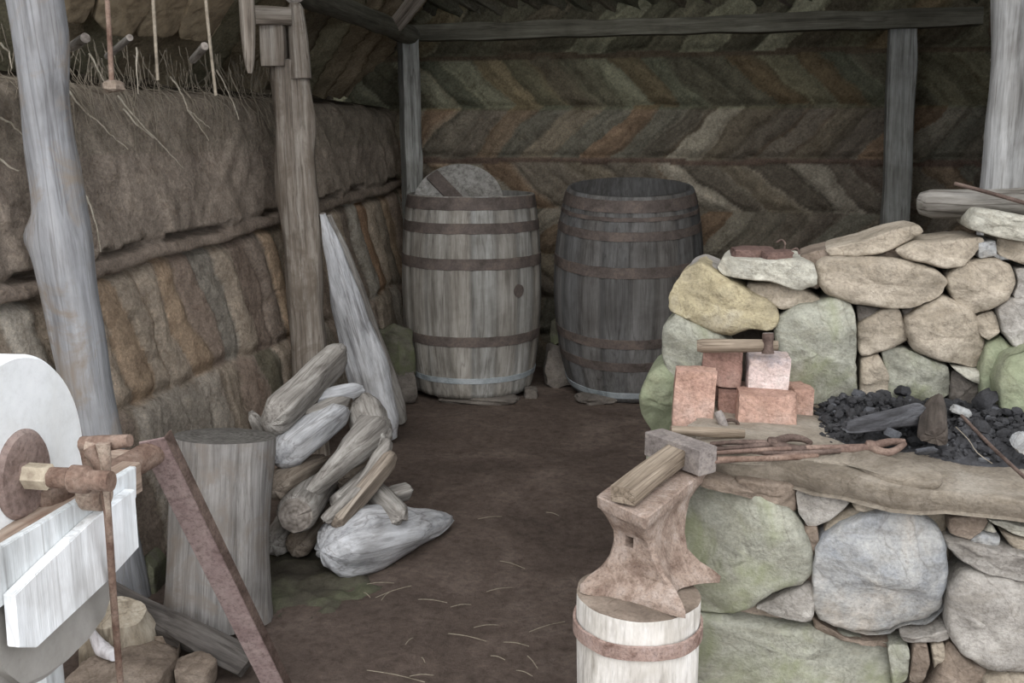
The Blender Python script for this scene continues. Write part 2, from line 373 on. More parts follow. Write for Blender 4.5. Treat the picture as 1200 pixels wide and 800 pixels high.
def chunk(name, loc, size, mat, rot=(0, 0, 0), parent=None, seed=0, rough=.12, box=.7, sub=3, cut=4):
    """a lump or block: superquadric between ball and box, chipped by planes"""
    bm = bmesh.new(); bmesh.ops.create_cube(bm, size=2)
    bmesh.ops.subdivide_edges(bm, edges=bm.edges, cuts=2**sub-1, use_grid_fill=True); rnd = random.Random(seed+11)
    pls = []
    for _ in range(cut):
        v = Vector((rnd.uniform(-1, 1), rnd.uniform(-1, 1), rnd.uniform(-1, 1))).normalized(); pls.append((v, rnd.uniform(.8, 1.15)+.35*box))
    for v in bm.verts:
        p = v.co.copy(); sph = p.normalized()*1.05
        q = sph.lerp(p, box)
        for n, d in pls:
            e = q.dot(n)-d
            if e > 0: q -= n*e
        q *= 1+rough*(FR(q.x*1.6+seed, q.y*1.6, q.z*1.6, 4))
        v.co = Vector((q.x*size[0]/2, q.y*size[1]/2, q.z*size[2]/2))
    me = bpy.data.meshes.new(name); bmesh.ops.recalc_face_normals(bm, faces=bm.faces)
    for f in bm.faces: f.smooth = True
    for e in bm.edges:
        if len(e.link_faces) == 2 and e.calc_face_angle(0) > math.radians(38): e.smooth = False
    bm.to_mesh(me); bm.free(); me.materials.append(mat)
    o = bpy.data.objects.new(name, me); C.objects.link(o); o.location = loc; o.rotation_euler = rot
    if parent is not None:
        mw = Matrix.LocRotScale(Vector(loc), o.rotation_euler, None); o.parent = parent
        o.matrix_parent_inverse = Matrix.LocRotScale(parent.location, parent.rotation_euler, None).inverted()
    return o
def prism(name, pts, vec, mat, parent=None, bev=.002, seg=2, wob=0):
    """extrude a closed outline of world points along vec, with bevelled edges"""
    O = pts[0].copy(); bm = bmesh.new(); a = [bm.verts.new(p-O) for p in pts]; b = [bm.verts.new(p-O+vec) for p in pts]
    bm.faces.new(a); bm.faces.new(b[::-1])
    for i in range(len(a)): bm.faces.new((a[i], b[i], b[(i+1) % len(a)], a[(i+1) % len(a)]))
    bmesh.ops.recalc_face_normals(bm, faces=bm.faces)
    if bev: bmesh.ops.bevel(bm, geom=list(bm.edges), offset=bev, segments=seg, affect='EDGES', clamp_overlap=True)
    for f in bm.faces: f.smooth = True
    for e in bm.edges:
        if len(e.link_faces) == 2 and e.calc_face_angle(0) > math.radians(35): e.smooth = False
    me = bpy.data.meshes.new(name); bm.to_mesh(me); bm.free(); me.materials.append(mat)
    o = bpy.data.objects.new(name, me); C.objects.link(o); mw = Matrix.Translation(O); o.matrix_world = mw
    if parent is not None:
        o.parent = parent; o.matrix_parent_inverse = Matrix.LocRotScale(parent.location, parent.rotation_euler, None).inverted()
    return o
def beam(name, A, B, w, h, mat, parent=None, roll=0, rough=.003, seed=0, up=None, rings=None):
    """a sawn timber with local Z along its length, slightly uneven"""
    A = Vector(A); B = Vector(B); Ln = (B-A).length; rings = rings or max(6, int(Ln/.06)); V = []; Fc = []
    sec = []
    for (sx, sy) in ((-1, -1), (1, -1), (1, 1), (-1, 1)):
        k = .93
        sec += [(sx*w/2*(1 if sx*sy > 0 else k), sy*h/2*(k if sx*sy > 0 else 1)), (sx*w/2*(k if sx*sy > 0 else 1), sy*h/2*(1 if sx*sy > 0 else k))]
    n = 8
    for i in range(rings+1):
        z = Ln*i/rings
        for j, (x, y) in enumerate(sec):
            V.append((x+rough*2*N3(z*5, seed, j*.1+(x > 0)*3), y+rough*2*N3(z*5, seed+5, j*.1+(y > 0)*3), z))
    for i in range(rings):
        for j in range(n):
            a = i*n+j; b = i*n+(j+1) % n; Fc.append((a, b, b+n, a+n))
    Fc.append(tuple(range(n))); Fc.append(tuple(range(rings*n, rings*n+n)))
    if up is not None:
        z = (B-A).normalized(); x = Vector(up).cross(z).normalized(); y = z.cross(x)
        mw = Matrix.Translation(A) @ Matrix((x, y, z)).transposed().to_4x4() @ Matrix.Rotation(roll, 4, 'Z')
    else: mw = frame(A, B, roll)
    o = autosmooth(link(name, V, Fc, mat, mw, parent), 30)
    for p in o.data.polygons:
        if len(p.vertices) > 4: p.use_smooth = False
    return o
def sheet(name, O, U, Vv, nrm, lu, lv, step, fn, mat):
    nu = int(lu/step); nv = int(lv/step); V = []; T = []; Fc = []
    for i in range(nu+1):
        for j in range(nv+1):
            u = lu*i/nu; v = lv*j/nv; h, c = fn(u, v); V.append(O+U*u+Vv*v+nrm*h); T.append((c[0], c[1], c[2], 1))
    for i in range(nu):
        for j in range(nv):
            a = i*(nv+1)+j; Fc.append((a, a+nv+1, a+nv+2, a+1))
    return link(name, V, Fc, mat, None, None, True, None, T)

# ============================================================ SETTING
# floor of trodden peat, running out through the open front
def floor_fn(u, v):
    x, y = u-4, v-3; return .012*FR(x*1.3, y*1.3, 2, 4)+.004*FR(x*9, y*9, 5, 3)-.006, (1, 1, 1)
fl = sheet('floor', Vector((-4, -3, 0)), Vector((1, 0, 0)), Vector((0, 1, 0)), Vector((0, 0, 1)), 8, 9.2, .03, floor_fn, M['floor'])
tag(fl, 'dark brown trodden peat floor', None, None, 'structure')

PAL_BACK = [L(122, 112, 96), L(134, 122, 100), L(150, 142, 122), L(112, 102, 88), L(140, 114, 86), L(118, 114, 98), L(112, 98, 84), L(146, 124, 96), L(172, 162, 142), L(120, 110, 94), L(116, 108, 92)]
PAL_LEFT = [L(178, 160, 138), L(170, 150, 132), L(186, 166, 142), L(188, 146, 106), L(178, 166, 150), L(162, 140, 122), L(190, 160, 126), L(182, 172, 156)]
def sods(u, v, row, slant, width, pal, seed, edge0, edge1, amp=.03):
    """one course of slanting sods: returns height and colour"""
    w = width*(1+.0*row); x = (u+slant*(v-edge0)+.06*N3(u*3.1+seed, v*3, row*3)+.035*N3(u*9+seed, v*8, row*3))/w
    c = math.floor(x); f = x-c; rr = random.Random(int(c)*71+row*131+seed)
    f2 = f**(rr.uniform(.7, 1.4)); hb = (max(0, 1-(2*f2-1)**2))**.45
    e = min(v-edge0, edge1-v); er = min(1, max(0, e)/.045)**.5
    h = amp*hb*(.6+.4*er)*rr.uniform(.75, 1.2)+rr.uniform(-.008, .012)
    col = Vector(pal[rr.randrange(len(pal))][:3]); st = N3(x*6, (v+u)*1.1, row+seed); s2 = N3(x*15, (v+u)*1.5, row+seed)
    nx_ = Vector(pal[random.Random(int(c)*71+71+row*131+seed).randrange(len(pal))][:3]); col = col.lerp(nx_, max(0, f-.75)*2)
    col = col*(1+.34*st+.16*s2)*rr.uniform(.78, 1.22)
    return h*er+(er-1)*.01, col
def back_fn(u, v):
    z = v; uu = u
    edges = [0, .2, .42, .68, .95, 1.235, 1.52, 1.81, 2.1]
    wob = .012*N3(u*2, 3, 1)
    for r in range(8):
        if z < edges[r+1]+wob or r == 7: break
    e0 = edges[r]+(wob if r else -1); e1 = edges[r+1]+wob if r < 7 else 9
    sl = -1.1 if r % 2 == 0 else .95
    sl = -sl
    if r < 2: sl *= .5
    if r == 4 and e1-z < .0: pass
    h, c = sods(u, z, r, sl, (.16, .17, .16, .15, .17, .165, .16, .2)[r], PAL_BACK, 5, e0, e1, .035)
    # thin flat courses between the slanting ones
    if e1-z < .028 and r in (4, 6, 7): h = .028; c = Vector(L(112, 92, 78)[:3])
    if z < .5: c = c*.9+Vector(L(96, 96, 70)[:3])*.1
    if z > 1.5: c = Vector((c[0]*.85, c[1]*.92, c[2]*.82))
    return h+.014*FR(u*4, z*4, 2)+.006*FR(u*16, z*16, 7), c
YB = 5.68
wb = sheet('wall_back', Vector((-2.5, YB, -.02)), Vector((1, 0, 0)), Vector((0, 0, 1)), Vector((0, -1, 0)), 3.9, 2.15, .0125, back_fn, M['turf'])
tag(wb, 'turf back wall of sods laid in herringbone courses', None, None, 'structure')

def seam1(y): return .93+.04*(y-2.6)+.02*N3(y*2.2, 1, 1)+.008*N3(y*11, 3, 1)
def seam0(y): return .50+.03*N3(y*2, 9, 1)
def left_fn(u, v):
    y = u+.7; z = v; s1 = seam1(y); s0 = seam0(y); top = 1.52+.02*N3(y*3, 8, 8)
    x = -.12*z-.03*(y-2.5)
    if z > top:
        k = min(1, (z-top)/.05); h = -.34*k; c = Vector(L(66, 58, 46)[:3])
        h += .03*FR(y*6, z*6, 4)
    elif z > s1+.055:
        e = z-(s1+.055); h = .05+.03*FR(y*1.6+z*1.2, z*1.8, 3)-.03*(1-min(1, e/.02)**.5)-.05*max(0, 1-(top-z)/.06)**2
        st = FR((y+z*.6)*9, z*2.0-y, 2, 4); c = Vector(L(160, 144, 128)[:3])*(1+.3*st+.25*FR(y*2, z*2, 9))
        h += .005*st+.006*FR(y*12, z*12, 5)
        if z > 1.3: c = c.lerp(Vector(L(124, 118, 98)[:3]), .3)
        # torn gaps under the upper course
        if e < .022 and N3(y*2.6, 4, 4) > -.05: h -= .09
    elif z > s1:
        h = .045; c = Vector(L(156, 138, 122)[:3]); e = min(z-s1, s1+.055-z); h -= .02*(1-min(1, e/.012)**.5)
    elif z > s0:
        h, c = sods(y, z, 1, .32, .13, PAL_LEFT, 9, s0, s1, .022)
        if s1-z < .012: h -= .02
    else:
        h, c = sods(y, z, 2, .22, .15, PAL_LEFT[:2]+PAL_LEFT[4:6]+[L(140, 132, 108)], 3, -1, s0, .014)
        h += .02
    if y > 3.9: c = Vector((c[0]*.9, c[1]*.91, c[2]*.9))  # dim rear of the wall put into the colour: sods darkened past here
    return x+h+.012*FR(y*5, z*5, 3)+.005*FR(y*20, z*20, 7), c
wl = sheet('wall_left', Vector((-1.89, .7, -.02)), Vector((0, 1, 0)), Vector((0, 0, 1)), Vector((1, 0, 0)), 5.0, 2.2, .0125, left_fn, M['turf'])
tag(wl, 'turf left wall with torn upper course above upright sods', None, None, 'structure')
def right_fn(u, v):
    h, c = sods(u, v, int(v/.3), .8 if int(v/.3) % 2 else -.8, .17, PAL_BACK, 21, int(v/.3)*.3, int(v/.3)*.3+.3, .04)
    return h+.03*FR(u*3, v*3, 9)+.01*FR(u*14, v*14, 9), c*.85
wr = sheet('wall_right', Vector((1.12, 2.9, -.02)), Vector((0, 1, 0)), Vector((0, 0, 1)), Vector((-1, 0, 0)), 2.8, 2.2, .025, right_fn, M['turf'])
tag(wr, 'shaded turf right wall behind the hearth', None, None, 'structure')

# roof: slabs of bark and sod on a slope each side and a hip at the back
def roof_fn(w, amp, sl, seed, col):
    def f(u, v):
        x = (u+sl*v+.03*N3(u*2, v*2, seed))/w; c = math.floor(x); fr = x-c; rr = random.Random(int(c)*13+seed)
        k = Vector(col[rr.randrange(len(col))][:3])*(1+.25*FR(u*3, v*3, seed)); h = amp*(fr-.5)+rr.uniform(-.01, .01)
        return h+.02*FR(u*4, v*4, seed), k
    return f
RC = [L(160, 142, 110), L(140, 124, 94), L(168, 148, 116), L(124, 112, 88), L(150, 142, 110)]
s45 = math.sqrt(.5)
cl = sheet('ceiling', Vector((-2.42, 2.2, 1.56)), Vector((0, 1, 0)), Vector((s45, 0, s45)), Vector((s45, 0, -s45)), 3.7, 2.4, .025, roof_fn(.24, .05, .35, 4, RC), M['turf'])
tag(cl, 'left roof slope of bark slabs under turf', None, None, 'structure')
cr = sheet('ceiling', Vector((1.5, 2.2, 1.75)), Vector((0, 1, 0)), Vector((-s45, 0, s45)), Vector((-s45, 0, -s45)), 3.7, 2.4, .05, roof_fn(.24, .05, .35, 6, RC), M['turf'])  # right slope, out of view, added to block light from above
tag(cr, 'unseen right roof slope of bark slabs under turf, added to block the sky', None, None, 'structure')
ch = sheet('ceiling', Vector((-2.5, 5.78, 1.93)), Vector((1, 0, 0)), Vector((0, -.77, .64)), Vector((0, -.64, -.77)), 4.1, 1.6, .03, roof_fn(.13, .06, .9, 8, [L(84, 84, 66), L(98, 90, 72), L(72, 66, 56), L(104, 100, 84), L(88, 78, 70)]), M['turf'])
tag(ch, 'back roof slope of slanting slabs', None, None, 'structure')

# ============================================================ FORGE OF DRY STONE
YF = 1.955; YR = 2.42
forge = empty('stone_forge', (.35, 2.2, 0))
tag(forge, 'waist-high dry-stone forge hearth with raised back wall and bed of charcoal', 'forge')
def cbox(name, x0, x1, y0, y1, z0, z1, mat, par, z1b=None):
    pts = [Vector((x0, y0, z0)), Vector((x1, y0, z0)), Vector((x1, y0, z1b or z1)), Vector((x0, y0, z1))]
    return prism(name, pts, Vector((0, y1-y0, 0)), mat, par, .01)
cbox('rubble_core', -.02, 1.02, 2.03, 2.42, 0, .645, M['core'], forge)
cbox('rubble_core', -.15, 1.04, 2.50, 2.82, 0, .93, M['core'], forge, 1.08)
def FS(y, pts, mat, thick=.16, seed=0, label=None, **k):
    o = stone('stone', [PY(px, py, y) for px, py in pts], thick, M[mat], forge, seed, **k)
    if label: o['label'] = label
    return o
# front face under the slab
FS(YF, [(790, 572), (835, 561), (880, 573), (930, 603), (950, 640), (955, 668), (940, 684), (910, 690), (875, 712), (850, 720), (790, 715)], 'green', .22, 1, 'large pale green stone behind the anvil', bulge=.045)
FS(YF-.008, [(818, 557), (850, 562), (905, 588), (902, 596), (860, 578), (816, 566)], 'brown', .12, 2)
FS(YF+.01, [(860, 560), (932, 568), (934, 604), (905, 590), (870, 574)], 'brown', .12, 3)
FS(YF, [(790, 722), (850, 721), (905, 733), (960, 742), (1010, 755), (1052, 765), (1048, 830), (790, 830)], 'green', .24, 4, 'broad low stone streaked green', bulge=.03)
FS(YF+.004, [(933, 575), (975, 577), (998, 584), (985, 600), (950, 621), (936, 602)], 'grey', .14, 5)
FS(YF-.012, [(958, 642), (970, 625), (1010, 606), (1050, 598), (1090, 613), (1109, 640), (1112, 690), (1105, 725), (1085, 740), (1065, 737), (1040, 752), (990, 744), (960, 730), (952, 705)], 'blue', .25, 6, 'large rounded stone with a blue-grey cap', bulge=.05)
FS(YF+.012, [(962, 640), (970, 612), (1000, 596), (1050, 594), (1110, 601), (1112, 665), (960, 672)], 'tan', .15, 7, bulge=.02)
FS(YF-.002, [(998, 589), (1010, 583), (1033, 591), (1022, 599), (1003, 597)], 'tan', .1, 8)
FS(YF+.005, [(884, 714), (915, 696), (950, 682), (956, 700), (951, 726), (915, 720)], 'grey', .14, 9, bulge=.025)
FS(YF-.002, [(884, 716), (912, 708), (950, 718), (951, 727), (915, 724)], 'grey', .14, 10, bulge=.012)
FS(YF-.01, [(1111, 692), (1125, 673), (1150, 672), (1230, 694), (1230, 795), (1160, 782), (1130, 768), (1110, 742)], 'grey', .25, 11, 'large square grey stone with dark blotches', bulge=.035)
FS(YF-.012, [(1109, 634), (1130, 633), (1175, 641), (1230, 650), (1230, 690), (1150, 671), (1125, 658), (1112, 645)], 'grey', .2, 12, bulge=.03)
FS(YF, [(1112, 606), (1150, 603), (1159, 611), (1135, 632), (1113, 626)], 'brown', .12, 13)
FS(YF-.004, [(1136, 632), (1148, 622), (1172, 628), (1170, 637), (1158, 641)], 'blue', .1, 14)
FS(YF, [(1156, 608), (1180, 610), (1230, 622), (1230, 636), (1185, 624)], 'pale', .14, 15)
FS(YF+.004, [(1172, 622), (1200, 630), (1230, 638), (1230, 650), (1185, 640)], 'tan', .14, 16)
FS(YF, [(1151, 621), (1160, 612), (1168, 622)], 'pale', .08, 17)
FS(YF, [(1055, 743), (1085, 742), (1110, 735), (1113, 749), (1060, 754)], 'grey', .12, 18)
FS(YF+.004, [(1070, 754), (1086, 752), (1090, 775), (1082, 806), (1066, 806)], 'brown', .12, 19)
FS(YF+.004, [(1090, 754), (1106, 752), (1108, 770), (1096, 790)], 'tan', .1, 20)
FS(YF+.006, [(1112, 752), (1130, 770), (1160, 785), (1155, 825), (1084, 825), (1096, 785)], 'brown', .16, 21, bulge=.03)
FS(YF, [(1150, 790), (1175, 786), (1230, 798), (1230, 830), (1155, 830)], 'tan', .16, 22, bulge=.03)
FS(YF+.01, [(1040, 757), (1066, 756), (1064, 800), (1046, 806)], 'green', .14, 23)
FS(YF+.012, [(940, 620), (958, 614), (962, 650), (955, 690), (945, 685), (950, 650)], 'brown', .12, 24)
FS(YF+.015, [(950, 722), (990, 748), (1045, 755), (1050, 765), (1000, 752), (955, 738)], 'brown', .12, 25)
for i, (x0, x1, z0, z1, mt) in enumerate([(-.1, .1, .02, .2, 'green'), (.12, .36, .01, .17, 'grey'), (.38, .6, .02, .19, 'tan'), (.62, .98, .0, .2, 'grey'), (.6, 1.0, .22, .42, 'grey'), (.62, 1.0, .44, .6, 'tan')]):
    v = [Vector((x0, YF, z0)), Vector((x1, YF, z0)), Vector((x1, YF, z1)), Vector((x0+.01, YF, z1))]
    stone('stone', v, .2, M[mt], forge, 60+i, bulge=.03)
# left end of the forge
for i, (y0, y1, z0, z1, mt) in enumerate([(1.99, 2.3, .0, .22, 'green'), (2.32, 2.7, 0, .3, 'grey'), (1.99, 2.25, .24, .45, 'brown'), (2.28, 2.7, .32, .52, 'green'), (1.99, 2.34, .47, .64, 'grey')]):
    v = [Vector((-.03, y0, z0)), Vector((-.03, y1, z0)), Vector((-.03, y1, z1)), Vector((-.03, y0, z1))]
    stone('stone', v, .12, M[mt], forge, 80+i, normal=Vector((-1, 0, 0)), bulge=.03)
# raised back wall
B = YR
FS(B-.02, [(783, 348), (800, 319), (822, 309), (850, 325), (880, 342), (907, 357), (911, 374), (905, 387), (880, 385), (855, 394), (830, 388), (800, 373), (786, 366)], 'yellow', .26, 30, 'angular yellow stone at the corner', bulge=.05)
FS(B+.03, [(806, 312), (822, 306), (850, 318), (868, 335), (840, 332), (815, 325)], 'grey', .2, 31)
FS(B, [(874, 333), (905, 331), (940, 339), (963, 352), (958, 360), (915, 363), (895, 351), (878, 343)], 'tan', .22, 32)
FS(B-.015, [(956, 312), (970, 302), (1010, 302), (1060, 304), (1095, 315), (1109, 330), (1100, 348), (1070, 359), (1040, 361), (1000, 356), (970, 345), (958, 332)], 'tan', .28, 33, 'long smooth oval stone', bulge=.045)
FS(B-.005, [(1109, 326), (1125, 308), (1165, 302), (1186, 312), (1192, 330), (1183, 352), (1160, 362), (1140, 368), (1122, 358), (1112, 342)], 'tan', .25, 34, bulge=.04)
FS(B-.005, [(1061, 372), (1078, 359), (1106, 347), (1140, 361), (1152, 385), (1158, 410), (1150, 433), (1125, 428), (1100, 423), (1070, 410), (1062, 390)], 'tan', .25, 35, 'brown-flecked stone', bulge=.04)
FS(B-.02, [(909, 376), (930, 362), (985, 349), (1000, 358), (1003, 380), (1003, 420), (1006, 470), (985, 475), (945, 475), (920, 475), (914, 420), (908, 392)], 'green', .27, 36, 'large upright green-stained stone', bulge=.03)
FS(B, [(1004, 380), (1035, 362), (1053, 360), (1067, 400), (1040, 410), (1008, 420)], 'tan', .2, 37)
FS(B, [(1008, 422), (1030, 416), (1042, 440), (1041, 470), (1018, 475), (1008, 466)], 'tan', .2, 38)
FS(B+.005, [(1034, 412), (1060, 408), (1085, 420), (1112, 430), (1115, 465), (1090, 475), (1060, 475), (1043, 470)], 'green', .2, 39)
FS(B, [(1142, 372), (1165, 364), (1173, 388), (1159, 399), (1148, 392)], 'tan', .18, 40)
FS(B-.01, [(1158, 405), (1175, 396), (1192, 412), (1187, 445), (1178, 475), (1150, 475), (1148, 430)], 'lime', .2, 41, 'bright green algae-covered stone')
FS(B-.01, [(1168, 362), (1185, 350), (1230, 348), (1230, 414), (1190, 408), (1175, 390)], 'grey', .22, 42)
FS(B-.1, [(1168, 448), (1185, 420), (1230, 408), (1230, 520), (1190, 512), (1172, 480)], 'lime', .22, 43, 'green stone at the right edge of the coals', bulge=.035)
FS(B, [(1113, 428), (1150, 434), (1152, 452), (1130, 442)], 'pale', .14, 44)
FS(B, [(1144, 284), (1167, 281), (1169, 300), (1147, 303)], 'blue', .16, 45)
FS(B, [(1170, 279), (1230, 284), (1230, 312), (1200, 310), (1172, 300)], 'tan', .2, 46)
FS(B, [(1190, 315), (1230, 314), (1230, 350), (1187, 350), (1193, 330)], 'grey', .2, 47)
FS(B+.02, [(1003, 356), (1035, 361), (1006, 378)], 'dark', .15, 48)
FS(B+.02, [(930, 362), (960, 350), (1003, 356), (985, 350), (960, 364)], 'dark', .15, 49)
FS(B+.02, [(1055, 362), (1078, 358), (1062, 374)], 'dark', .12, 50)
FS(B+.03, [(936, 300), (985, 288), (1000, 302), (960, 312), (960, 340), (945, 335)], 'brown', .2, 51)
FS(B+.04, [(1030, 292), (1062, 280), (1060, 305), (1020, 303)], 'brown', .2, 52)
FS(B+.02, [(1115, 433), (1150, 452), (1150, 475), (1112, 475)], 'dark', .14, 53)
# left pier
FS(B-.02, [(777, 382), (792, 369), (812, 377), (842, 392), (862, 410), (862, 520), (792, 520), (787, 450), (776, 420)], 'green', .24, 54, 'grey-green upright stone beside the bricks', bulge=.03)
FS(B-.02, [(749, 462), (761, 436), (780, 426), (796, 440), (800, 520), (770, 515), (752, 488)], 'lime', .24, 55, bulge=.04)
FS(B-.01, [(756, 505), (850, 505), (850, 600), (762, 600)], 'green', .24, 56)
FS(B-.01, [(768, 602), (850, 602), (850, 700), (776, 700)], 'grey', .24, 57)
# hearth slab, cracked in two layers
zt = .70
def slabpts(fr, backz):
    return [PZ(px, py, zt) for px, py in fr]
front = [(828, 536), (870, 541), (920, 545), (960, 556), (1000, 560), (1030, 572), (1080, 577), (1110, 575), (1160, 580), (1240, 588)]
fw = [PZ(px, py, zt) for px, py in front]
bw = [Vector((.8, 1.93, zt)), Vector((1.02, 1.94, zt)), Vector((1.02, 2.2, zt)), Vector((1.0, 2.42, zt)), Vector((.6, 2.44, zt)), (Vector((.2, 2.44, zt))), Vector((-.08, 2.42, zt)), Vector((-.12, 2.15, zt))]
slab = stone('hearth_slab', fw+bw, .045, M['slab'], forge, 91, bulge=.006, normal=Vector((0, 0, 1)), rough=.003, facets=0, pw=12, back=1.0)
up2 = [PZ(px, py, zt+.018) for px, py in [(832, 528), (870, 533), (930, 536), (1000, 545), (1040, 560), (1102, 566), (1100, 558), (1060, 545), (1010, 530), (960, 522), (880, 515), (835, 515)]]
stone('upper_slab_layer', up2, .02, M['slab'], forge, 92, bulge=.004, normal=Vector((0, 0, 1)), rough=.003, facets=0, pw=12, back=1.0)

# loose stones laid on the wall top
def top_stone(pts, y, mat, label, thick=.2, seed=0, **k):
    o = stone('flat_stone', [PY(px, py, y) for px, py in pts], thick, M[mat], None, seed, **k); tag(o, label, 'stone', 'loose stones on the forge wall'); return o
top_stone([(841, 313), (848, 302), (870, 303), (905, 305), (935, 303), (955, 312), (958, 334), (935, 341), (905, 330), (880, 328), (848, 324)], B-.03, 'pale', 'pale greenish flat stone carrying the small dark brick pieces', .22, 101, bulge=.02)
top_stone([(968, 292), (1010, 282), (1045, 270), (1075, 264), (1083, 272), (1060, 285), (1035, 297), (1000, 301), (975, 301)], B, 'tan', 'thin tan slab tilted up towards the right on the oval stone', .2, 102, bulge=.012)
top_stone([(1050, 293), (1075, 283), (1100, 283), (1150, 278), (1153, 283), (1140, 300), (1130, 312), (1110, 315), (1080, 307), (1058, 303)], B-.015, 'tan', 'pinkish tan wedge-shaped stone below the grey log end', .22, 103, bulge=.02)
top_stone([(1137, 258), (1144, 245), (1170, 247), (1235, 260), (1235, 290), (1170, 278), (1138, 269)], B-.02, 'pale', 'pale yellowish block at the right edge under the grey log', .2, 104, bulge=.03)

# ============================================================ HEARTH: charcoal, bricks and tools
ZH = zt+.006
def inhearth(x, y):
    if y > 2.41 or x > .95: return 0
    yf = 2.02+.05*N3(x*5, 2, 2); xl = .125
    return min(1, max(0, (y-yf-.03)/.16))*min(1, max(0, (x-xl)/.07))*min(1, (2.43-y)/.03+.4)
# bed as a rough heap
V = []; Fc = []; nx, ny = 180, 92
for i in range(nx+1):
    for j in range(ny+1):
        x = .08+.9*i/nx; y = 1.99+.42*j/ny; k = inhearth(x, y)
        V.append((x, y, ZH-.02+.05*k**.8+k*(.022*FR(x*9, y*9, 3)+.016*abs(N3(x*35, y*35, 1))+.012*N3(x*90, y*90, 4)+.008*N3(x*200, y*200, 4))))
for i in range(nx):
    for j in range(ny):
        a = i*(ny+1)+j; Fc.append((a, a+ny+1, a+ny+2, a+1))
bed = link('charcoal_bed', V, Fc, M['coal'])
rnd = random.Random(5)
bm = bmesh.new(); bm.from_mesh(bed.data)
for i in range(1300):
    x = rnd.uniform(.12, .95); y = rnd.uniform(2.04, 2.4); k = inhearth(x, y)
    if k < .25 and rnd.random() < .75: continue
    s = rnd.choice((.003, .004, .004, .005, .006, .007, .010))*(1+.4*k); z = ZH-.022+.05*k**.8+.012*k+.022*k*FR(x*9, y*9, 3)+.016*k*abs(N3(x*35, y*35, 1))
    r = bmesh.ops.create_icosphere(bm, subdivisions=2, radius=1)
    R = Matrix.Rotation(rnd.uniform(0, 6), 3, 'Z') @ Matrix.Rotation(rnd.uniform(0, 6), 3, 'X'); sc = Vector((rnd.uniform(.7, 1.6), rnd.uniform(.6, 1), rnd.uniform(.5, .9)))
    for v in r['verts']:
        p = v.co.copy(); m = max(abs(p.x), abs(p.y), abs(p.z)); p = p.lerp(p/m*.85, .6); p *= 1+.45*N3(p.x*1.5+i, p.y*1.5, p.z*1.5)
        v.co = R @ Vector((p.x*sc.x, p.y*sc.y, p.z*sc.z))*s+Vector((x, y, z+s*.2))
bm.to_mesh(bed.data); bm.free()
bed.data.materials.append(M['coalb'])
for p in bed.data.polygons:
    p.use_smooth = False
    if p.index > len(Fc) and ((p.index-len(Fc))//80) % 14 == 0: p.material_index = 1
tag(bed, 'heap of black charcoal and cinders filling the forge hearth', 'charcoal', None, 'stuff')
o = log('charred_log', PZ(990, 500, .765), PZ(1078, 482, .775), [(0, .012, .01), (.12, .018, .016), (.5, .026, .021), (.95, .03, .025), (1, .024, .02)], [M['char'], M['char']], seed=3, rough=.2, split=((1, .75), (3.3, .7), (5, .8)), jag=.008, sides=36)
tag(o, 'charred log with ash-white flecks lying on the charcoal', 'log')
o = log('charred_block', PZ(1097, 512, .762), PZ(1098, 470, .785), [(0, .026, .022), (.08, .031, .026), (.7, .029, .024), (1, .02, .018)], [M['charb'], M['charb']], seed=8, rough=.2, split=((1, .7), (3, .75), (4.8, .7)), jag=.006, sides=40)
tag(o, 'short dark brown charred stub pointing forward over the coals', 'log')
for i, (px, py, d, sz, mt, lb) in enumerate([
    (1126, 481, 2.17, (.055, .03, .022), 'blue', 'flat blue-grey stone flake at the top of the thin poker'),
    (1007, 462, 2.36, (.045, .03, .025), 'coalb', 'ashy lump of coal below the small tan stone'),
    (1058, 458, 2.33, (.04, .035, .03), 'coal', 'black coal lump against the greenish wall stone'),
    (1085, 528, 2.04, (.05, .03, .012), 'coalb', 'flat grey cinder near the front of the coals'),
    (1155, 468, 2.22, (.06, .05, .05), 'coal', 'large black coal lump beside the green stone'),
    (1197, 518, 1.98, (.045, .04, .035), 'blue', 'pale bluish lump at the right edge of the coals'),
    (1046, 508, 2.05, (.04, .025, .014), 'coalb', 'grey cinder between charred log and tongs'),
    (1150, 500, 2.10, (.05, .03, .025), 'coal', 'dark coal lump right of the charred stub')]):
    tag(chunk('coal_lump' if 'blue' != mt else 'stone_flake', PZ(px, py, (.745 if py > 505 else .765) if px < 1140 else .775), tuple(q*.8 for q in sz), M[mt], (.2*i, .3, i), None, 40+i, .2, .5, 2), lb, 'coal' if mt != 'blue' else 'stone')

def brick(pc, d, w, h, dp, mat, label, rot=(0, 0, 0), seed=0, name='brick'):
    o = chunk(name, P(pc[0], pc[1], d), (w, dp, h), M[mat], (rot[0], rot[1], rot[2]), None, seed, .035, .93, 3, 3)
    tag(o, label, 'brick', 'bricks at the hearth corner'); return o
r14 = .12
brick((813, 464), 2.20, .092, .135, .07, 'brick', 'tall upright pink brick standing leftmost in the stack', (0, .04, .1), 1)
brick((846, 430), 2.28, .092, .082, .07, 'brickd', 'dull orange-pink brick under the wooden hammer handle', (0, .02, .05), 2)
brick((899, 434), 2.25, .094, .08, .08, 'brickw', 'whitened brick with a blue-grey corner under the hammer head', (0, .03, r14), 3)
brick((897, 480), 2.18, .13, .084, .08, 'brick', 'longest pink brick lying at the front of the stack', (0, .03, r14), 4)
brick((855, 474), 2.25, .055, .075, .07, 'brickd', 'small orange-stained brick end between the upright brick and the long brick', (0, 0, .05), 5)
brick((934, 472), 2.27, .055, .09, .09, 'brick', 'pale pink brick end just behind the long front brick', (0, .02, .2), 6)
brick((880, 462), 2.33, .17, .05, .06, 'brickd', 'dusty flat brick seen as a strip under the upper two bricks', (0, 0, .1), 7)
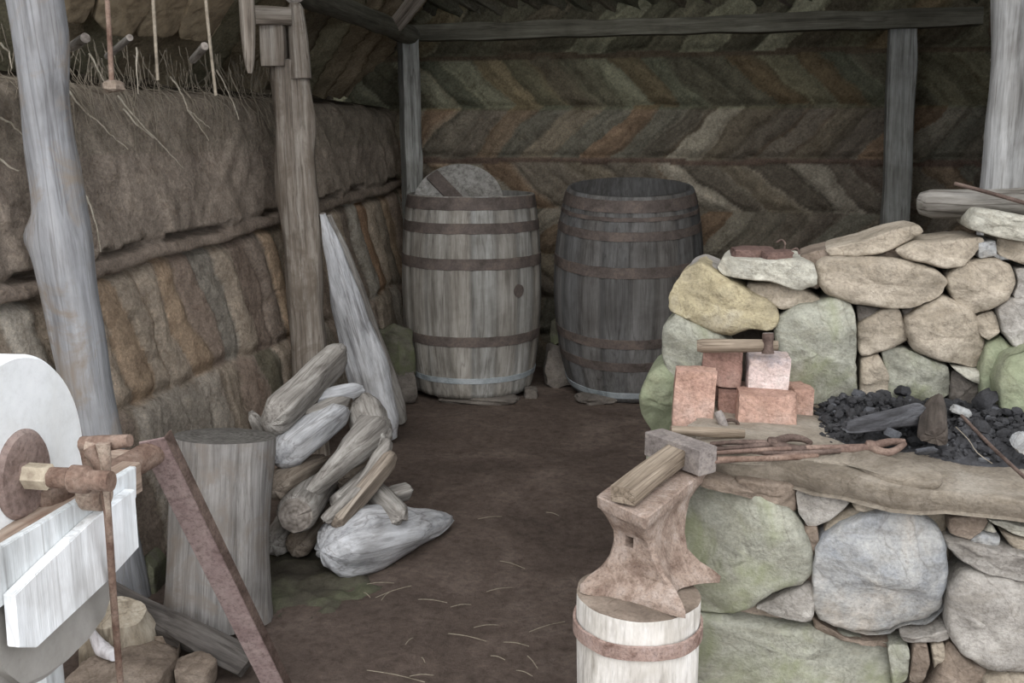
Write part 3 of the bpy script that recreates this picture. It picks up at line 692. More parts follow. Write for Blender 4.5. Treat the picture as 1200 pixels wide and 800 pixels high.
# two sooty pieces on the wall top
o = chunk('brick_piece', PY(882, 297, B+.04), (.10, .08, .03), M['brickdark'], (.05, .03, .2), None, 61, .12, .8, 3); tag(o, 'larger dark red brick piece lying on the pale flat stone', 'brick', 'dark brick pieces on the wall top')
o = chunk('brick_piece', PY(911, 299, B), (.068, .04, .022), M['brickdark'], (.05, -.05, .35), None, 62, .12, .8, 3); tag(o, 'smaller dark red brick piece lying in front of the larger one', 'brick', 'dark brick pieces on the wall top')
o = tube('bent_hook', [PY(910, 284, B+.05), PY(916, 281, B+.05), PY(920, 285, B+.04), PY(919, 292, B+.04)], .0025, M['rustd'], sub=4); tag(o, 'thin rusty curled hook on the dark brick pieces', 'hook')
o = tube('bent_nail', [PY(928, 293, B), PY(934, 291, B), PY(937, 298, B)], .0025, M['rustd'], sub=4); tag(o, 'small bent rusty nail beside the smaller dark brick piece', 'nail')

# hand hammer across the bricks
hm = empty('hand_hammer', P(899, 415, 2.22)); tag(hm, 'small hammer with a pale round wooden handle lying across the bricks', 'hammer')
log('handle', P(817, 405, 2.23), P(912, 405, 2.19), [(0, .013, .013), (.08, .0165, .0165), (.8, .0145, .0145), (1, .011, .011)], [M['handle'], M['paleend']], hm, 4, rough=.03)
log('hammer_head', P(900, 390, 2.19), P(900, 414, 2.185), [(0, .013, .009), (.2, .0135, .012), (.5, .0105, .012), (.75, .0115, .013), (1, .014, .014)], [M['rustd'], M['hammer']], hm, 6, rough=.03)

# tongs, rods and handles on the slab
def ph(px, py, z=ZH+.012): return PZ(px, py, z)
o = log('wooden_shaft', ph(786, 504, .745), ph(872, 508, .735), [(0, .010, .010), (.5, .0105, .0105), (1, .009, .009)], [M['handle'], M['handle']], None, 9, rough=.03)
tag(o, 'brown wooden tool handle lying below the upright pink brick', 'tool handle')
def tongs(name, J, A1, A2, jaw, label, r=.006, mat='rustd'):
    e = empty(name, J); tag(e, label, 'tongs', 'tongs on the hearth slab'); up = Vector((0, 0, .004))
    tube('rein', [A1, A1.lerp(J, .5)+up, J], [r*.8, r, r*1.5], M[mat], e, 8, 4); tube('rein', [A2, A2.lerp(J, .5)-up*.5, J], [r*.8, r, r*1.5], M[mat], e, 8, 4)
    chunk('rivet', J+Vector((0, 0, .006)), (.022, .02, .016), M[mat], (0, 0, 0), e, 4, .05, .3, 2, 0)
    for p in jaw: tube('jaw', [J]+p, [r*1.9, r*1.5, r], M[mat], e, 8, 3)
    return e
tongs('blacksmith_tongs', ph(905, 520, .735), ph(832, 520, .73), ph(830, 526, .728), [[ph(922, 513, .735), ph(940, 514, .735), ph(950, 519, .733)], [ph(922, 524, .73), ph(938, 526, .73), ph(948, 523, .73)]], 'grey iron tongs with ring-shaped jaws ending below the long brick', .0055)
tongs('blacksmith_tongs', ph(1020, 524, .73), ph(832, 531, .722), ph(836, 541, .716), [[ph(1040, 518, .735), ph(1060, 517, .735)], [ph(1035, 530, .728), ph(1048, 528, .73), ph(1060, 520, .735)]], 'long red-brown rusty tongs with open jaws pointing at the coals', .0055, 'rusto')
o = tube('iron_rod', [ph(828, 522, .722), ph(900, 531, .722), ph(985, 528, .73)], .005, M['rustd'], sub=5); tag(o, 'slightly bent dark iron rod between the two tongs', 'rod')
o = tube('iron_rod', [ph(840, 538, .72), ph(900, 537, .72), ph(958, 534, .72)], .006, M['rust'], sub=5); tag(o, 'reddish flat iron bar nearest the slab edge beside the long tongs', 'rod')
o = log('iron_punch', P(852, 506, 2.1), P(841, 482, 2.12), [(0, .009, .009), (.8, .0105, .0105), (1, .0085, .0085)], [M['hammer'], M['hammer']], None, 2, rough=.03); tag(o, 'short upright iron punch leaning on the small brick end', 'punch')
o = tube('iron_ring', [P(856+9*math.cos(a), 497+5*math.sin(a), 2.12) for a in [i*.7 for i in range(10)]], .004, M['rustd'], sub=3); tag(o, 'small rusty iron ring beside the upright punch', 'ring')
o = tube('poker', [PZ(1127, 487, .785), PZ(1165, 526, .768), PZ(1215, 572, .745)], .0035, M['rustd'], sub=3); tag(o, 'thin straight iron poker slanting down across the right side of the coals', 'poker')
o = tube('twig', [ph(1120, 500, .775), ph(1135, 515, .762), ph(1145, 530, .75), ph(1163, 543, .735)], .0009, M['root'], sub=3); tag(o, 'thin grey twig lying left of the poker on the cinders', 'twig')

# grey log on the wall top and the stick on it
o = log('weathered_log', PY(1080, 237, B+.14), PY(1290, 240, B-.02), [(0, .03, .03), (.06, .042, .04), (.4, .05, .043), (.7, .056, .046), (1, .056, .046)], [M['driftdk'], M['driftdk']], None, 14, rough=.16, split=((1.5, .85), (4.6, .85)), capr=.3)
tag(o, 'rough grey log lying on top of the forge wall before the right post', 'log')
o = tube('stick', [PY(1119, 215, B+.06), PY(1160, 226, B+.01), PY(1250, 252, B-.10)], .0045, M['rustd'], sub=3); tag(o, 'thin dark stick crossing the grey log on the forge wall', 'stick')

# ============================================================ ANVIL AND ITS BLOCK
Af = PZ(727.5, 591, .69); Ab = PZ(815, 535, .69)
ax = (Ab-Af); ax.z = 0; alen = ax.length; ax.normalize(); side = Vector((ax.y, -ax.x, 0))    # side points right
blk = empty('anvil_block', P(748, 760, 1.74)*1.0); blk.location.z = 0
bc = Vector((0, 0, 0)); bc = PZ(748, 695, .505); bc.z = 0
blk.location = bc
tag(blk, 'pale limewashed tree-stump block bound with an iron band under the anvil', 'block')
BR = .116
log('trunk', bc, bc+Vector((0, 0, .505)), [(0, BR*.97, BR*.97), (.5, BR*.98, BR*.98), (1, BR*1.0, BR)], [M['block'], M['brown']], blk, 31, 48, 40, .035)
def ringband(name, c, z, r, h, th, mat, parent, tilt=(0, 0), sides=64, rr=None):
    V = []; Fc = []
    for j in range(sides):
        a = 2*math.pi*j/sides; dz = tilt[0]*math.cos(a)+tilt[1]*math.sin(a)+.003*N3(math.cos(a)*3, math.sin(a)*3, z)
        r1 = (rr(z+dz-h/2), rr(z+dz+h/2)) if rr else (r, r)
        for (q, zz) in ((0, -h/2), (th, -h/2+.001), (th, h/2-.001), (0, h/2)):
            ra = (r1[0] if zz < 0 else r1[1])+q+.001*N3(math.cos(a)*8, math.sin(a)*8, zz*9)
            V.append((ra*math.cos(a), ra*math.sin(a), z+dz+zz))
    for j in range(sides):
        for k in range(4):
            a = j*4+k; b = j*4+(k+1) % 4; a2 = ((j+1) % sides)*4+k; b2 = ((j+1) % sides)*4+(k+1) % 4; Fc.append((a, b, b2, a2))
    return autosmooth(link(name, V, Fc, mat, Matrix.Translation(c), parent), 40)
ringband('iron_band', bc, .445, BR*1.01, .028, .005, M['hband'], blk, (.0, .0))
# anvil body lofted from the foot outline to the face outline
av = empty('anvil', Vector((bc.x, bc.y, .507)), (0, 0, 0)); tag(av, 'rusty hornless iron anvil with flared pointed feet on the pale block', 'anvil')
Z0 = .508; Hh = .69-Z0
bFL, bFR, bRR = PZ(673, 693, .51), PZ(806, 726, .51), PZ(848, 681, .51)
tFL, tFR, tRR = PZ(698, 580, .69), PZ(757, 607, .69), PZ(830, 548, .69)
S0 = (bFR-bFL)/2; A0 = (bRR-bFR)/2; C0 = bFR-S0+A0; S1 = (tFR-tFL)/2; A1 = (tRR-tFR)/2; C1 = tFR-S1+A1
for v in (S0, A0, C0, S1, A1, C1): v.z = 0
wmid = C1.copy(); side = S1.normalized(); ax = A1.normalized()
h0, l0, h1, l1 = S0.length, A0.length, S1.length, A1.length
# (z, half width, half length, side pinch, end pinch)
rows = [(0, h0, l0, .055, .012), (.07, h0, l0, .055, .012), (.13, h0*.93, l0*.93, .055, .012), (.22, h0*.74, l0*.78, .04, .008), (.34, h0*.56, l0*.74, .02, .003), (.48, h1*.74, l1*.5, .005, 0), (.62, h1*.72, l1*.58, 0, 0), (.74, h1*.78, l1*.78, 0, 0), (.84, h1*.90, l1*.95, 0, 0), (.87, h1*.98, l1*.99, 0, 0), (.985, h1, l1, 0, 0), (1, h1*.96, l1*.98, 0, 0)]
V = []; Fc = []; K = 48
for z, hw, hl, ps, pe in rows:
    t = min(1, max(0, (z-.05)/.75)); cc = C0.lerp(C1, t); sv = S0.normalized().lerp(side, t).normalized(); lv = A0.normalized().lerp(ax, t).normalized()
    if .3 < z < .8: cc = cc-lv*(l1*.5 if False else .012)
    for j in range(K):
        s = j/K*4; e = int(s); f = s-e; q = 2*f-1
        a, b = ((q, 1), (1, -q), (-q, -1), (-1, q))[e]
        pa = ps*(1-abs(b)**1.5); pb = pe*(1-abs(a)**1.5)
        x = a*hw-(math.copysign(pa, a) if abs(a) == 1 else 0); y = b*hl-(math.copysign(pb, b) if abs(b) == 1 else 0)
        if abs(a) > .93 and abs(b) > .93: k = .002 if z > .8 else .006; x -= math.copysign(k, a); y -= math.copysign(k, b)
        zz = Z0+Hh*z
        if z == 0: zz += .008*(1-b*b)*(abs(a) == 1)
        w = cc+sv*x+lv*y; n = .0035*FR(w.x*24, w.y*24, zz*24, 3) if z < .84 else .0012*FR(w.x*20, w.y*20, zz*20, 3)
        V.append(Vector((w.x, w.y, zz))+(sv*a+lv*b)*n-av.location)
for i in range(len(rows)-1):
    for j in range(K):
        a = i*K+j; b = i*K+(j+1) % K; Fc.append((a, b, b+K, a+K))
Fc.append(tuple(range(K))); Fc.append(tuple(range((len(rows)-1)*K, len(rows)*K)))
body = link('body', V, Fc, [M['anvil']], Matrix.Translation(av.location), av); 
# square socket in the near end
cut_me = bpy.data.meshes.new('socket_cutter'); bm = bmesh.new(); bmesh.ops.create_cube(bm, size=1); bm.to_mesh(cut_me); bm.free()
cut = bpy.data.objects.new('socket_cutter', cut_me); C.objects.link(cut)
sub = body.modifiers.new('s', 'SUBSURF'); sub.subdivision_type = 'SIMPLE'; sub.levels = 1
sp = PZ(749, 645, .6)
hc = C0.lerp(C1, .75)-ax*.09; hc.z = Z0+Hh*.56
cut.matrix_world = Matrix.Translation(hc) @ Matrix((side, ax, Vector((0, 0, 1)))).transposed().to_4x4() @ Matrix.Diagonal((.019, .12, .021, 1))
bo = body.modifiers.new('b', 'BOOLEAN'); bo.object = cut; bo.operation = 'DIFFERENCE'; bo.solver = 'EXACT'
bpy.context.view_layer.update(); dg = bpy.context.evaluated_depsgraph_get()
nm = bpy.data.meshes.new_from_object(body.evaluated_get(dg)); body.modifiers.clear(); body.data = nm
bpy.data.objects.remove(cut); autosmooth(body, 42)

# sledge hammer lying on the anvil
sh = empty('sledge_hammer', PZ(800, 540, .72)); tag(sh, 'heavy hammer with a split flat wooden handle resting on the anvil face', 'hammer')
ZT = .693; hr = .021
H1 = PZ(766, 517, ZT+.028); H2 = PZ(829, 541, ZT+.028); mid = PZ(800, 528, ZT+.03)
hv = (H2-H1); hv.z = 0; hv = hv.normalized(); mid.z = ZT+.027
beam('hammer_head', H1, H2, .048, .052, M['hammer'], sh, 0, .0025, 3, up=(0, 0, 1), rings=14)
hend = PZ(730, 581, ZT+.018); hst = PZ(806, 522, ZT+.03)
beam('handle', hend, hst, .048, .030, M['handle'], sh, 0, .0015, 5, up=(0, 0, 1), rings=24)

# ============================================================ STUMP, LEANING ANGLE IRON, PLANK AND STONES ON THE LEFT
sc_ = PZ(254, 722, 0); sc_ = sc_
stx = P(265, 511, 2.70); dz = stx.z
o = log('stump', Vector((sc_.x, sc_.y, -.005)), Vector((stx.x-.01, stx.y, dz)), [(0, .152, .15), (.12, .146, .145), (.5, .138, .138), (1, .136, .14)], [M['stump'], M['stumpend']], None, 17, 40, 40, .045, cuts=(0, .0), knots=((.7, 2.2, .08, .08), (.9, Rt*1.0, .07, .1)), ridges=.3)
tag(o, 'upright grey sawn stump with a smooth dark top in front of the wood pile', 'stump')

ai = empty('angle_iron', PZ(332, 812, .0)); tag(ai, 'rusty pinkish angle iron leaning from the grindstone frame down to the floor', 'angle iron')
a0 = P(180, 516, 1.86); a1 = PZ(328, 815, .01)
ad = (a1-a0).normalized(); s1 = ad.cross(Fw).normalized(); s1 = s1 if s1.dot(Rt) > 0 else -s1; dpt = ad.cross(s1).normalized(); dpt = dpt if dpt.dot(Fw) > 0 else -dpt
def strip(name, o0, u, wd, t, th, par, mat):
    pts = [o0, o0+u*wd, o0+u*wd+t*th, o0+t*th]; return prism(name, pts, a1-a0, mat, par, .0012)
strip('flange', a0-s1*.03, s1, .052, dpt, .006, ai, M['rustp']); strip('flange', a0+s1*.022, (dpt*.9+s1*.4).normalized(), .024, -s1*.75+dpt*.65, .006, ai, M['rustd'])

o = beam('plank', PZ(112, 688, .12), PZ(292, 778, .03), .075, .028, M['plank'], None, 0, .007, 4, up=(.25, -.5, .8)); tag(o, 'dark splintered plank lying between the wall and the stump foot', 'plank')
o = log('wood_block', PZ(136, 766, .0), PZ(136, 716, .14), [(0, .095, .08), (.5, .098, .08), (1, .07, .06)], [M['yell'], M['yell']], None, 44, rough=.12)
o = bpy.data.objects.get(o.name); tag(o, 'yellowish grey boulder-shaped wood block under the dark plank', 'block')
o = stone('paving_stone', [PZ(px, py, .07) for px, py in [(70, 800), (110, 765), (165, 741), (210, 742), (206, 765), (180, 800), (120, 815)]], .07, M['brown'], None, 121, normal=Vector((0, 0, 1)), bulge=.008, facets=1, pw=10, back=1.0)
tag(o, 'flat brown stepping stone below the grindstone', 'stone')
o = stone('paving_stone', [PZ(px, py, .05) for px, py in [(205, 770), (235, 762), (256, 775), (240, 795), (205, 792)]], .05, M['brown'], None, 122, normal=Vector((0, 0, 1)), bulge=.01)
tag(o, 'small brown stone at the end of the dark plank', 'stone')
o = stone('wall_foot_stone', [P(px, py, 2.78) for px, py in [(150, 672), (168, 655), (180, 668), (184, 700), (176, 708), (158, 702)]], .12, M['olive'], None, 123, normal=-Fh, bulge=.02)
tag(o, 'green stone at the wall foot left of the stump', 'stone')
o = tube('branch', [PZ(101, 727, .17), PZ(110, 745, .12), PZ(120, 760, .085), PZ(134, 768, .09)], [.006, .012, .02, .014], M['bone'], sides=12, sub=4); tag(o, 'short whitish bleached branch against the yellowish block', 'branch')
o = beam('brick_shard', PZ(36, 798, .06), PZ(60, 798, .06), .03, .12, M['rusto'], None, 0, .003, 5); tag(o, 'orange-brown piece of rusty iron on the ground under the trough', 'scrap')

# ============================================================ GRINDSTONE
VPd = (Rt*(217/FP)+Fh).normalized()          # direction of the frame rails
VPw = Rt*math.sin(.091)+Fh*math.cos(.091); nW = Vector((VPd.y, -VPd.x, 0)); nWh = Vector((VPw.y, -VPw.x, 0))              # wheel axle, pointing right
wc = P(1.7, 555, 1.5)
gs = empty('grindstone', Vector((wc.x, wc.y, 0))); tag(gs, 'white round grindstone wheel on a painted wooden treadle frame at the left', 'grindstone')
R0 = .19
def lathe(name, prof, c, axis, mat, par, sides=72, rough=0):
    V = []; Fc = []; q = axis.to_track_quat('Z', 'Y').to_matrix()
    for (r, z) in prof:
        for j in range(sides):
            a = 2*math.pi*j/sides; v = Vector((r*math.cos(a), r*math.sin(a), z))
            if rough: v *= 1+rough*N3(v.x*12, v.y*12, v.z*12)
            V.append(v)
    n = len(prof)
    for i in range(n-1):
        for j in range(sides):
            a = i*sides+j; b = i*sides+(j+1) % sides; Fc.append((a, b, b+sides, a+sides))
    Fc.append(tuple(range(sides))); Fc.append(tuple(range((n-1)*sides, n*sides)))
    return autosmooth(link(name, V, Fc, mat, Matrix.Translation(c) @ q.to_4x4(), par), 35)
lathe('wheel', [(R0*.6, -.035), (R0*.97, -.035), (R0, -.028), (R0, .028), (R0*.97, .035), (R0*.6, .035)], wc, nWh, M['wheel'], gs, 96)
lathe('hub_plate', [(.072, .030), (.072, .038), (.066, .044), (.02, .045)], wc, nWh, M['hub'], gs, 48, .02)
lathe('axle', [(.021, .04), (.021, .085), (.017, .088)], wc+nW*.0, nW, M['paleend'], gs, 6, .02)
lathe('axle', [(.016, .08), (.017, .12), (.022, .125), (.022, .15), (.016, .155), (.016, .19)], wc, nW, M['rust'], gs, 20, .03)
# rails
cr_ = P(104, 583, 1.56)                        # where the axle meets the near rail
rz = cr_.z-.035
RA = PZ(-60, 690, rz); 
R1 = P(176, 522, 1.86); rr0 = Vector((R1.x, R1.y, rz-.005))
railL = (P(-40, 665, 1.33)-R1); railL.z = 0
dirR = -VPd; Lr = .62
off = Vector((0, 0, 0))
beam('rail', rr0+dirR*.10-nW*.012+Vector((0, 0, .006)), rr0-nW*.012+dirR*Lr+Vector((0, 0, .006)), .098, .06, M['railtop'], gs, 0, .003, 2, up=(0, 0, 1))
rout = rr0+nW*.042+dirR*.05
#SB
def board(name, px, d0, th, mat):
    # outline of the big front board on the vertical plane that runs along the rail
    base = rout+nW*.02; n = nW
    pts = []
    for (x, y) in px:
        r = ray(x, y); t = (base-CAM).dot(n)/r.dot(n); pts.append(CAM+r*t)
    return prism(name, pts, n*th, mat, gs, .0015)
board('side_board', [(160, 546), (160, 582), (150, 604), (60, 668), (-30, 735), (-30, 660), (60, 606)], 0, -.014, M['whites'])
board('side_board', [(3, 696), (40, 660), (96, 608), (146, 572), (151, 640), (118, 676), (30, 757), (8, 757)], 0, .02, M['white'])
for sx in (.0,):
    beam('rail', rr0-nW*.25, rr0-nW*.25+dirR*Lr, .07, .06, M['railtop'], gs, 0, .003, 6, up=(0, 0, 1))
beam('cross_rail', rr0+dirR*.03-nW*.22, rr0+dirR*.03-nW*.03, .05, .05, M['railtop'], gs, 0, .002, 7, up=(0, 0, 1))
for k, q in ((0, rr0+dirR*.05-nW*.25), (1, rr0+dirR*(Lr-.05)-nW*.25), (2, rr0+dirR*(Lr-.05))):
    beam('leg', Vector((q.x, q.y, 0)), Vector((q.x, q.y, rz-.035)), .055, .055, M['whites'], gs, 0, .002, k)
log('rail_end', rr0+dirR*.14-nW*.01+Vector((0, 0, .012)), rr0-dirR*.02-nW*.01+Vector((0, 0, .012)), [(0, .026, .026), (1, .026, .026)], [M['rust'], M['rust']], gs, 6, rough=.06)
# bearing and crank
bl = rr0+dirR*((rr0-cr_).dot(VPd)); bl.z = rz+.028
chunk('bearing', bl+Vector((0, 0, .012))-nW*.01, (.075, .1, .05), M['rust'], (0, 0, math.atan2(VPd.y, VPd.x)-1.57), gs, 3, .12, .4, 3, 2)
ce = wc+nW*((cr_-wc).dot(nW)); 
lathe('collar', [(.022, -.02), (.026, -.014), (.026, .016), (.02, .022)], P(110, 580, 1.545), nW, M['crank'], gs, 24, .06)
cp = P(110, 578, 1.54); ct = P(101, 522, 1.53)
tube('crank_arm', [cp, cp.lerp(ct, .5), ct], [.014, .010, .012], M['crank'], gs, 10, 4, .002)
tube('crank_pin', [P(97, 520, 1.53), P(124, 519, 1.52), P(152, 516, 1.51)], [.013, .013, .010], M['rust'], gs, 10, 3, .001)
lathe('pin_sleeve', [(.014, -.012), (.018, -.01), (.018, .012), (.014, .014)], P(112, 525, 1.525), nW, M['crank'], gs, 16, .1)
tube('treadle_rod', [P(106, 523, 1.51), P(119, 550, 1.51), P(126, 600, 1.52), P(133, 700, 1.56), P(141, 800, 1.60), P(146, 860, 1.63)], [.013, .011, .0065, .0062, .006, .006], M['rust'], gs, 10, 5)
tube('rod_strap', [P(121, 519, 1.50), P(124, 545, 1.50), P(124, 575, 1.51), P(127, 605, 1.52)], [.012, .008, .006, .005], M['crank'], gs, 8, 4)
tube('wire_loop', [P(8, 646, 1.40), P(13, 660, 1.39), P(14, 675, 1.39), P(10, 684, 1.39)], .0035, M['rust'], gs, 8, 4)
# water trough hanging under the wheel
tc_ = wc+VPd*.0-Vector((0, 0, .12)); V = []; Fc = []; nsec = 20
prof2 = [(-.19, .05), (-.185, -.05), (-.16, -.14), (-.12, -.19), (-.06, -.205), (0, -.21), (.06, -.205), (.12, -.185), (.155, -.14), (.18, -.05), (.185, .05)]
pp = outline([(a, b) for a, b in prof2]+[(.17, .05)]+[(a*.95, b*.95) for a, b in prof2[::-1]]+[(-.18, .05)], 80)
pts = [tc_+VPd*(-p.x)+Vector((0, 0, p.y)) for p in pp]
solid = outline([(a, b) for a, b in prof2], 40)
tro = prism('water_trough', [tc_-nW*.075+VPd*a+Vector((0, 0, b)) for a, b in prof2], nW*.16, M['trough'], gs, .018, 4)

# ============================================================ POSTS, BEAMS AND HANGING THINGS
def fl0(px, d):  # floor point under a pixel column at depth d
    r = ray(px, 600); q = r*(d/r.dot(Fh)); return Vector((q.x, q.y, 0))
A_ = P(150, 700, 2.76); A_.z = -.01
o = log('wooden_post', A_, P(33, -70, 2.62), [(0, .062, .07), (.3, .068, .07), (.48, .070, .07), (.58, .078, .07), (.66, .066, .066), (.78, .056, .06), (.9, .066, .065), (1, .07, .07)], [M['post'], M['driftend']], None, 5, 40, 90, .07, bend=-Rt*.03, knots=((.60, -Rt*1.0, .38, .05), (.56, -Rt*1.0, .18, .09), (.45, Rt*1.0, .1, .12), (.86, Rt*1.0, .10, .08)))
tag(o, 'gnarled bluish grey driftwood post nearest at the left, with a knotty bulge', 'post', 'roof posts')
mp = empty('wooden_post', (fl0(372, 4.12))); tag(mp, 'brownish post in the middle of the left wall with a forked notched top', 'post', 'roof posts')
log('trunk', fl0(372, 4.12), P(342, 70, 4.0), [(0, .075, .075), (.3, .078, .08), (.6, .084, .084), (.9, .085, .084), (1, .078, .078)], [M['postb'], M['driftend']], mp, 12, 40, 90, .09, split=((1.6+3.1, .8), (.2, .85)), knots=((.8, 0, .1, .1),))
log('fork', P(353, 92, 3.97), P(346, 4, 3.97), [(0, .04, .04), (.5, .036, .036), (.95, .03, .03), (1, .02, .02)], [M['postb'], M['driftend']], mp, 2, rough=.06)
beam('notched_block', P(323, 78, 3.97), P(320, 28, 3.97), .10, .09, M['postb'], mp, 0, .004, 3)
o = beam('cross_bar', P(298, 18, 3.9), P(340, 20, 3.95), .06, .07, M['postb'], None, 0, .003, 8, up=(0, 0, 1)); tag(o, 'short grey cross bar set into the top of the middle post', 'beam')
o = beam('wooden_post', PX(0, 0, 0) if False else fl0(493, 5.55), P(478, 38, 5.6), .095, .09, M['postg'], None, 0, .004, 12); tag(o, 'thin squared grey post in the back left corner behind the barrel', 'post', 'roof posts')
q0 = PY(1058, 250, 5.42); o = beam('wooden_post', Vector((q0.x, q0.y, 0)), PY(1058, 30, 5.42), .13, .10, M['postg'], None, 0, .004, 15, up=(0, -1, .0)); tag(o, 'squared grey post standing against the back wall at the right', 'post', 'roof posts')
q0 = P(1203, 100, 3.3); o = log('wooden_post', Vector((q0.x, q0.y, -.01)), P(1205, -50, 3.3)+Vector((0, 0, .05)), [(0, .08, .08), (.5, .088, .086), (1, .094, .09)], [M['postn'], M['driftend']], None, 19, 36, 70, .025); tag(o, 'thick pale weathered post at the right edge behind the forge wall', 'post', 'roof posts')
o = beam('tie_beam', PY(470, 40, 5.36), PY(1150, 20, 5.36), .09, .085, M['beamg'], None, 0, .006, 16, up=(0, 0, 1)); tag(o, 'long horizontal timber running across the top of the back wall', 'beam')
o = log('wall_plate', P(482, 42, 5.62), P(345, -12, 4.0), [(0, .05, .05), (.5, .052, .05), (1, .055, .05)], [M['beamg'], M['driftend']], None, 26, rough=.08); tag(o, 'round timber on the posts along the top of the left wall', 'beam')
o = beam('rafter', P(462, 32, 5.2), P(535, -60, 4.95), .08, .04, M['postb'], None, 0, .003, 18); tag(o, 'short slanting rafter end rising from the back left corner', 'rafter')
for i, (x0, y0, x1, y1, r, lb) in enumerate([(84, 55, 100, 44, .013, 'leftmost of the stubby pale poles poking out under the roof slabs'), (126, 66, 152, 44, .010, 'middle pale pole poking out under the roof slabs'), (226, 70, 240, 54, .012, 'pale pole poking out under the roof slabs nearest the middle post')]):
    o = log('roof_pole', P(x0, y0, 2.95+.15*i), P(x1, y1, 2.8+.15*i), [(0, r, r), (1, r, r)], [M['drift'], M['driftend']], None, 70+i); tag(o, lb, 'pole', 'pole ends under the roof')
RO = Vector((-2.42, 2.2, 1.56)); RN = Vector((s45, 0, -s45))
def proof(px, py, off=.09):
    r = ray(px, py); return CAM + r*(((RO+RN*off)-CAM).dot(RN)/r.dot(RN))
for i, (pl, lb) in enumerate([([(60, -25), (122, -25), (98, 28), (66, 24), (50, 10)], 'leftmost bark roof slab beside the gnarled post'), ([(124, -25), (190, -25), (170, 18), (150, 42), (126, 38), (112, 24)], 'second bark roof slab from the left, crossed by the rusty rod'), ([(186, -25), (236, -25), (206, 42), (160, 42), (172, 18)], 'third bark roof slab from the left, behind the thin stick'), ([(232, -25), (288, -25), (246, 50), (208, 44)], 'rightmost bark roof slab with the lowest hanging edge')]):
    o = stone('roof_slab', [proof(px, py, .09+.012*(i % 2)) for px, py in pl], .025, M['birch'], None, 140+i, normal=RN, bulge=.01, rough=.004, facets=0, pw=14, back=1.0); tag(o, lb, 'roof slab', 'bark slabs under the left roof')
# hanging rods
r1 = empty('hanging_rod', P(129, 0, 2.5)); tag(r1, 'rusty iron rod hanging from the roof with a lump at its end', 'rod')
tube('rod', [P(122, -50, 2.5), P(127, 20, 2.5), P(131, 96, 2.5)], [.0055, .006, .0065], M['rust'], r1, 8, 3)
chunk('lump', P(133, 101, 2.5), (.045, .04, .03), M['brown'], (0, 0, 0), r1, 9, .3, .3, 2)
for i, (x0, x1, y1, d, r, m, lb) in enumerate([(180, 185, 94, 2.6, .004, 'root', 'thin straight stick hanging between the two iron rods at the top left'), (242, 253, 112, 2.7, .004, 'root', 'thin longest stick hanging left of the middle post')]):
    o = tube('hanging_stick', [P(x0-3, -50, d), P(x0, 10, d), P(x1, y1, d)], [r, r*1.1, r], M[m], None, 8, 3); tag(o, lb, 'stick', 'sticks hanging from the roof')
o = log('hanging_pole', P(293, 86, 3.3), P(286, -50, 3.3), [(0, .008, .008), (.12, .018, .018), (.4, .024, .024), (1, .026, .026)], [M['postb'], M['postb']], None, 7); tag(o, 'short pointed pole hanging beside the middle post', 'pole')
# roots trailing out of the turf under the eaves
def roots(label, seeds, fn, n, rad=.0016, name='roots', mat='root'):
    rnd = random.Random(seeds); cu = bpy.data.curves.new(name, 'CURVE'); cu.dimensions = '3D'; cu.bevel_depth = rad; cu.bevel_resolution = 1
    for i in range(n):
        pts = fn(rnd); sp = cu.splines.new('POLY'); sp.points.add(len(pts)-1)
        for k, p in enumerate(pts): sp.points[k].co = (p.x, p.y, p.z, 1); sp.points[k].radius = 1-.6*k/len(pts)
    cu.materials.append(M[mat]); ob = bpy.data.objects.new(name, cu); C.objects.link(ob)
    bpy.context.view_layer.update(); me = bpy.data.meshes.new_from_object(ob.evaluated_get(bpy.context.evaluated_depsgraph_get())); bpy.data.objects.remove(ob)
    o = bpy.data.objects.new(name, me); C.objects.link(o); return tag(o, label, 'roots', None, 'stuff')
def wx(y, z): return -1.89+left_fn(y-.7, z)[0]
def r_up(rnd):
    y = rnd.uniform(2.0, 4.2); z = rnd.uniform(1.5, 1.66); x = wx(y, 1.45)-rnd.uniform(0, .15)+.02; p = Vector((x, y, z)); out = [p.copy()]
    v = Vector((rnd.uniform(0, .3), rnd.uniform(-.3, .4), -1.6)); ln = rnd.choice((.06, .1, .15, .25))
    for k in range(8):
        v += Vector((rnd.uniform(-.4, .45), rnd.uniform(-.6, .6), rnd.uniform(-.35, .25))); p = p+v.normalized()*ln/8
        p.x = max(p.x, wx(p.y, p.z)+.012) if p.z < 1.5 else p.x; out.append(p.copy())
    return out
roots('tangle of pale dry roots hanging under the eaves of the left wall', 3, r_up, 300, .0013)
def r_long(pl):
    def f(rnd): return None
    return f
LR = [[(78, 70), (80, 105), (98, 130), (118, 145), (132, 160), (150, 175)], [(138, 112), (152, 130), (170, 150), (195, 175), (215, 197)], [(200, 90), (212, 108), (220, 128), (235, 140), (246, 150)], [(220, 128), (232, 145), (245, 165)], [(254, 82), (264, 100), (272, 118), (280, 140)], [(98, 225), (105, 240), (112, 262), (118, 295)], [(92, 225), (100, 250), (108, 292)], [(0, 138), (15, 146), (26, 158)], [(0, 186), (12, 196), (22, 200)], [(145, 128), (160, 146), (180, 162)], [(105, 62), (115, 82), (122, 96)], [(160, 56), (160, 80), (162, 110)], [(0, 50), (10, 60), (14, 80)]]
it = iter(LR)
def r_l(rnd):
    pts = next(it); out = []
    for (a, b) in pts:
        r = ray(a, b); t = 3.0
        for _ in range(6):
            q = CAM+r*t; t = (wx(q.y, min(q.z, 1.45))+.024-CAM.x)/r.x
        out.append(CAM+r*t)
    Q = []
    for i in range(len(out)-1):
        for k in range(4): Q.append(out[i].lerp(out[i+1], k/4)+Vector((0, rnd.uniform(-.003, .003), rnd.uniform(-.003, .003))))
    return Q+[out[-1]]
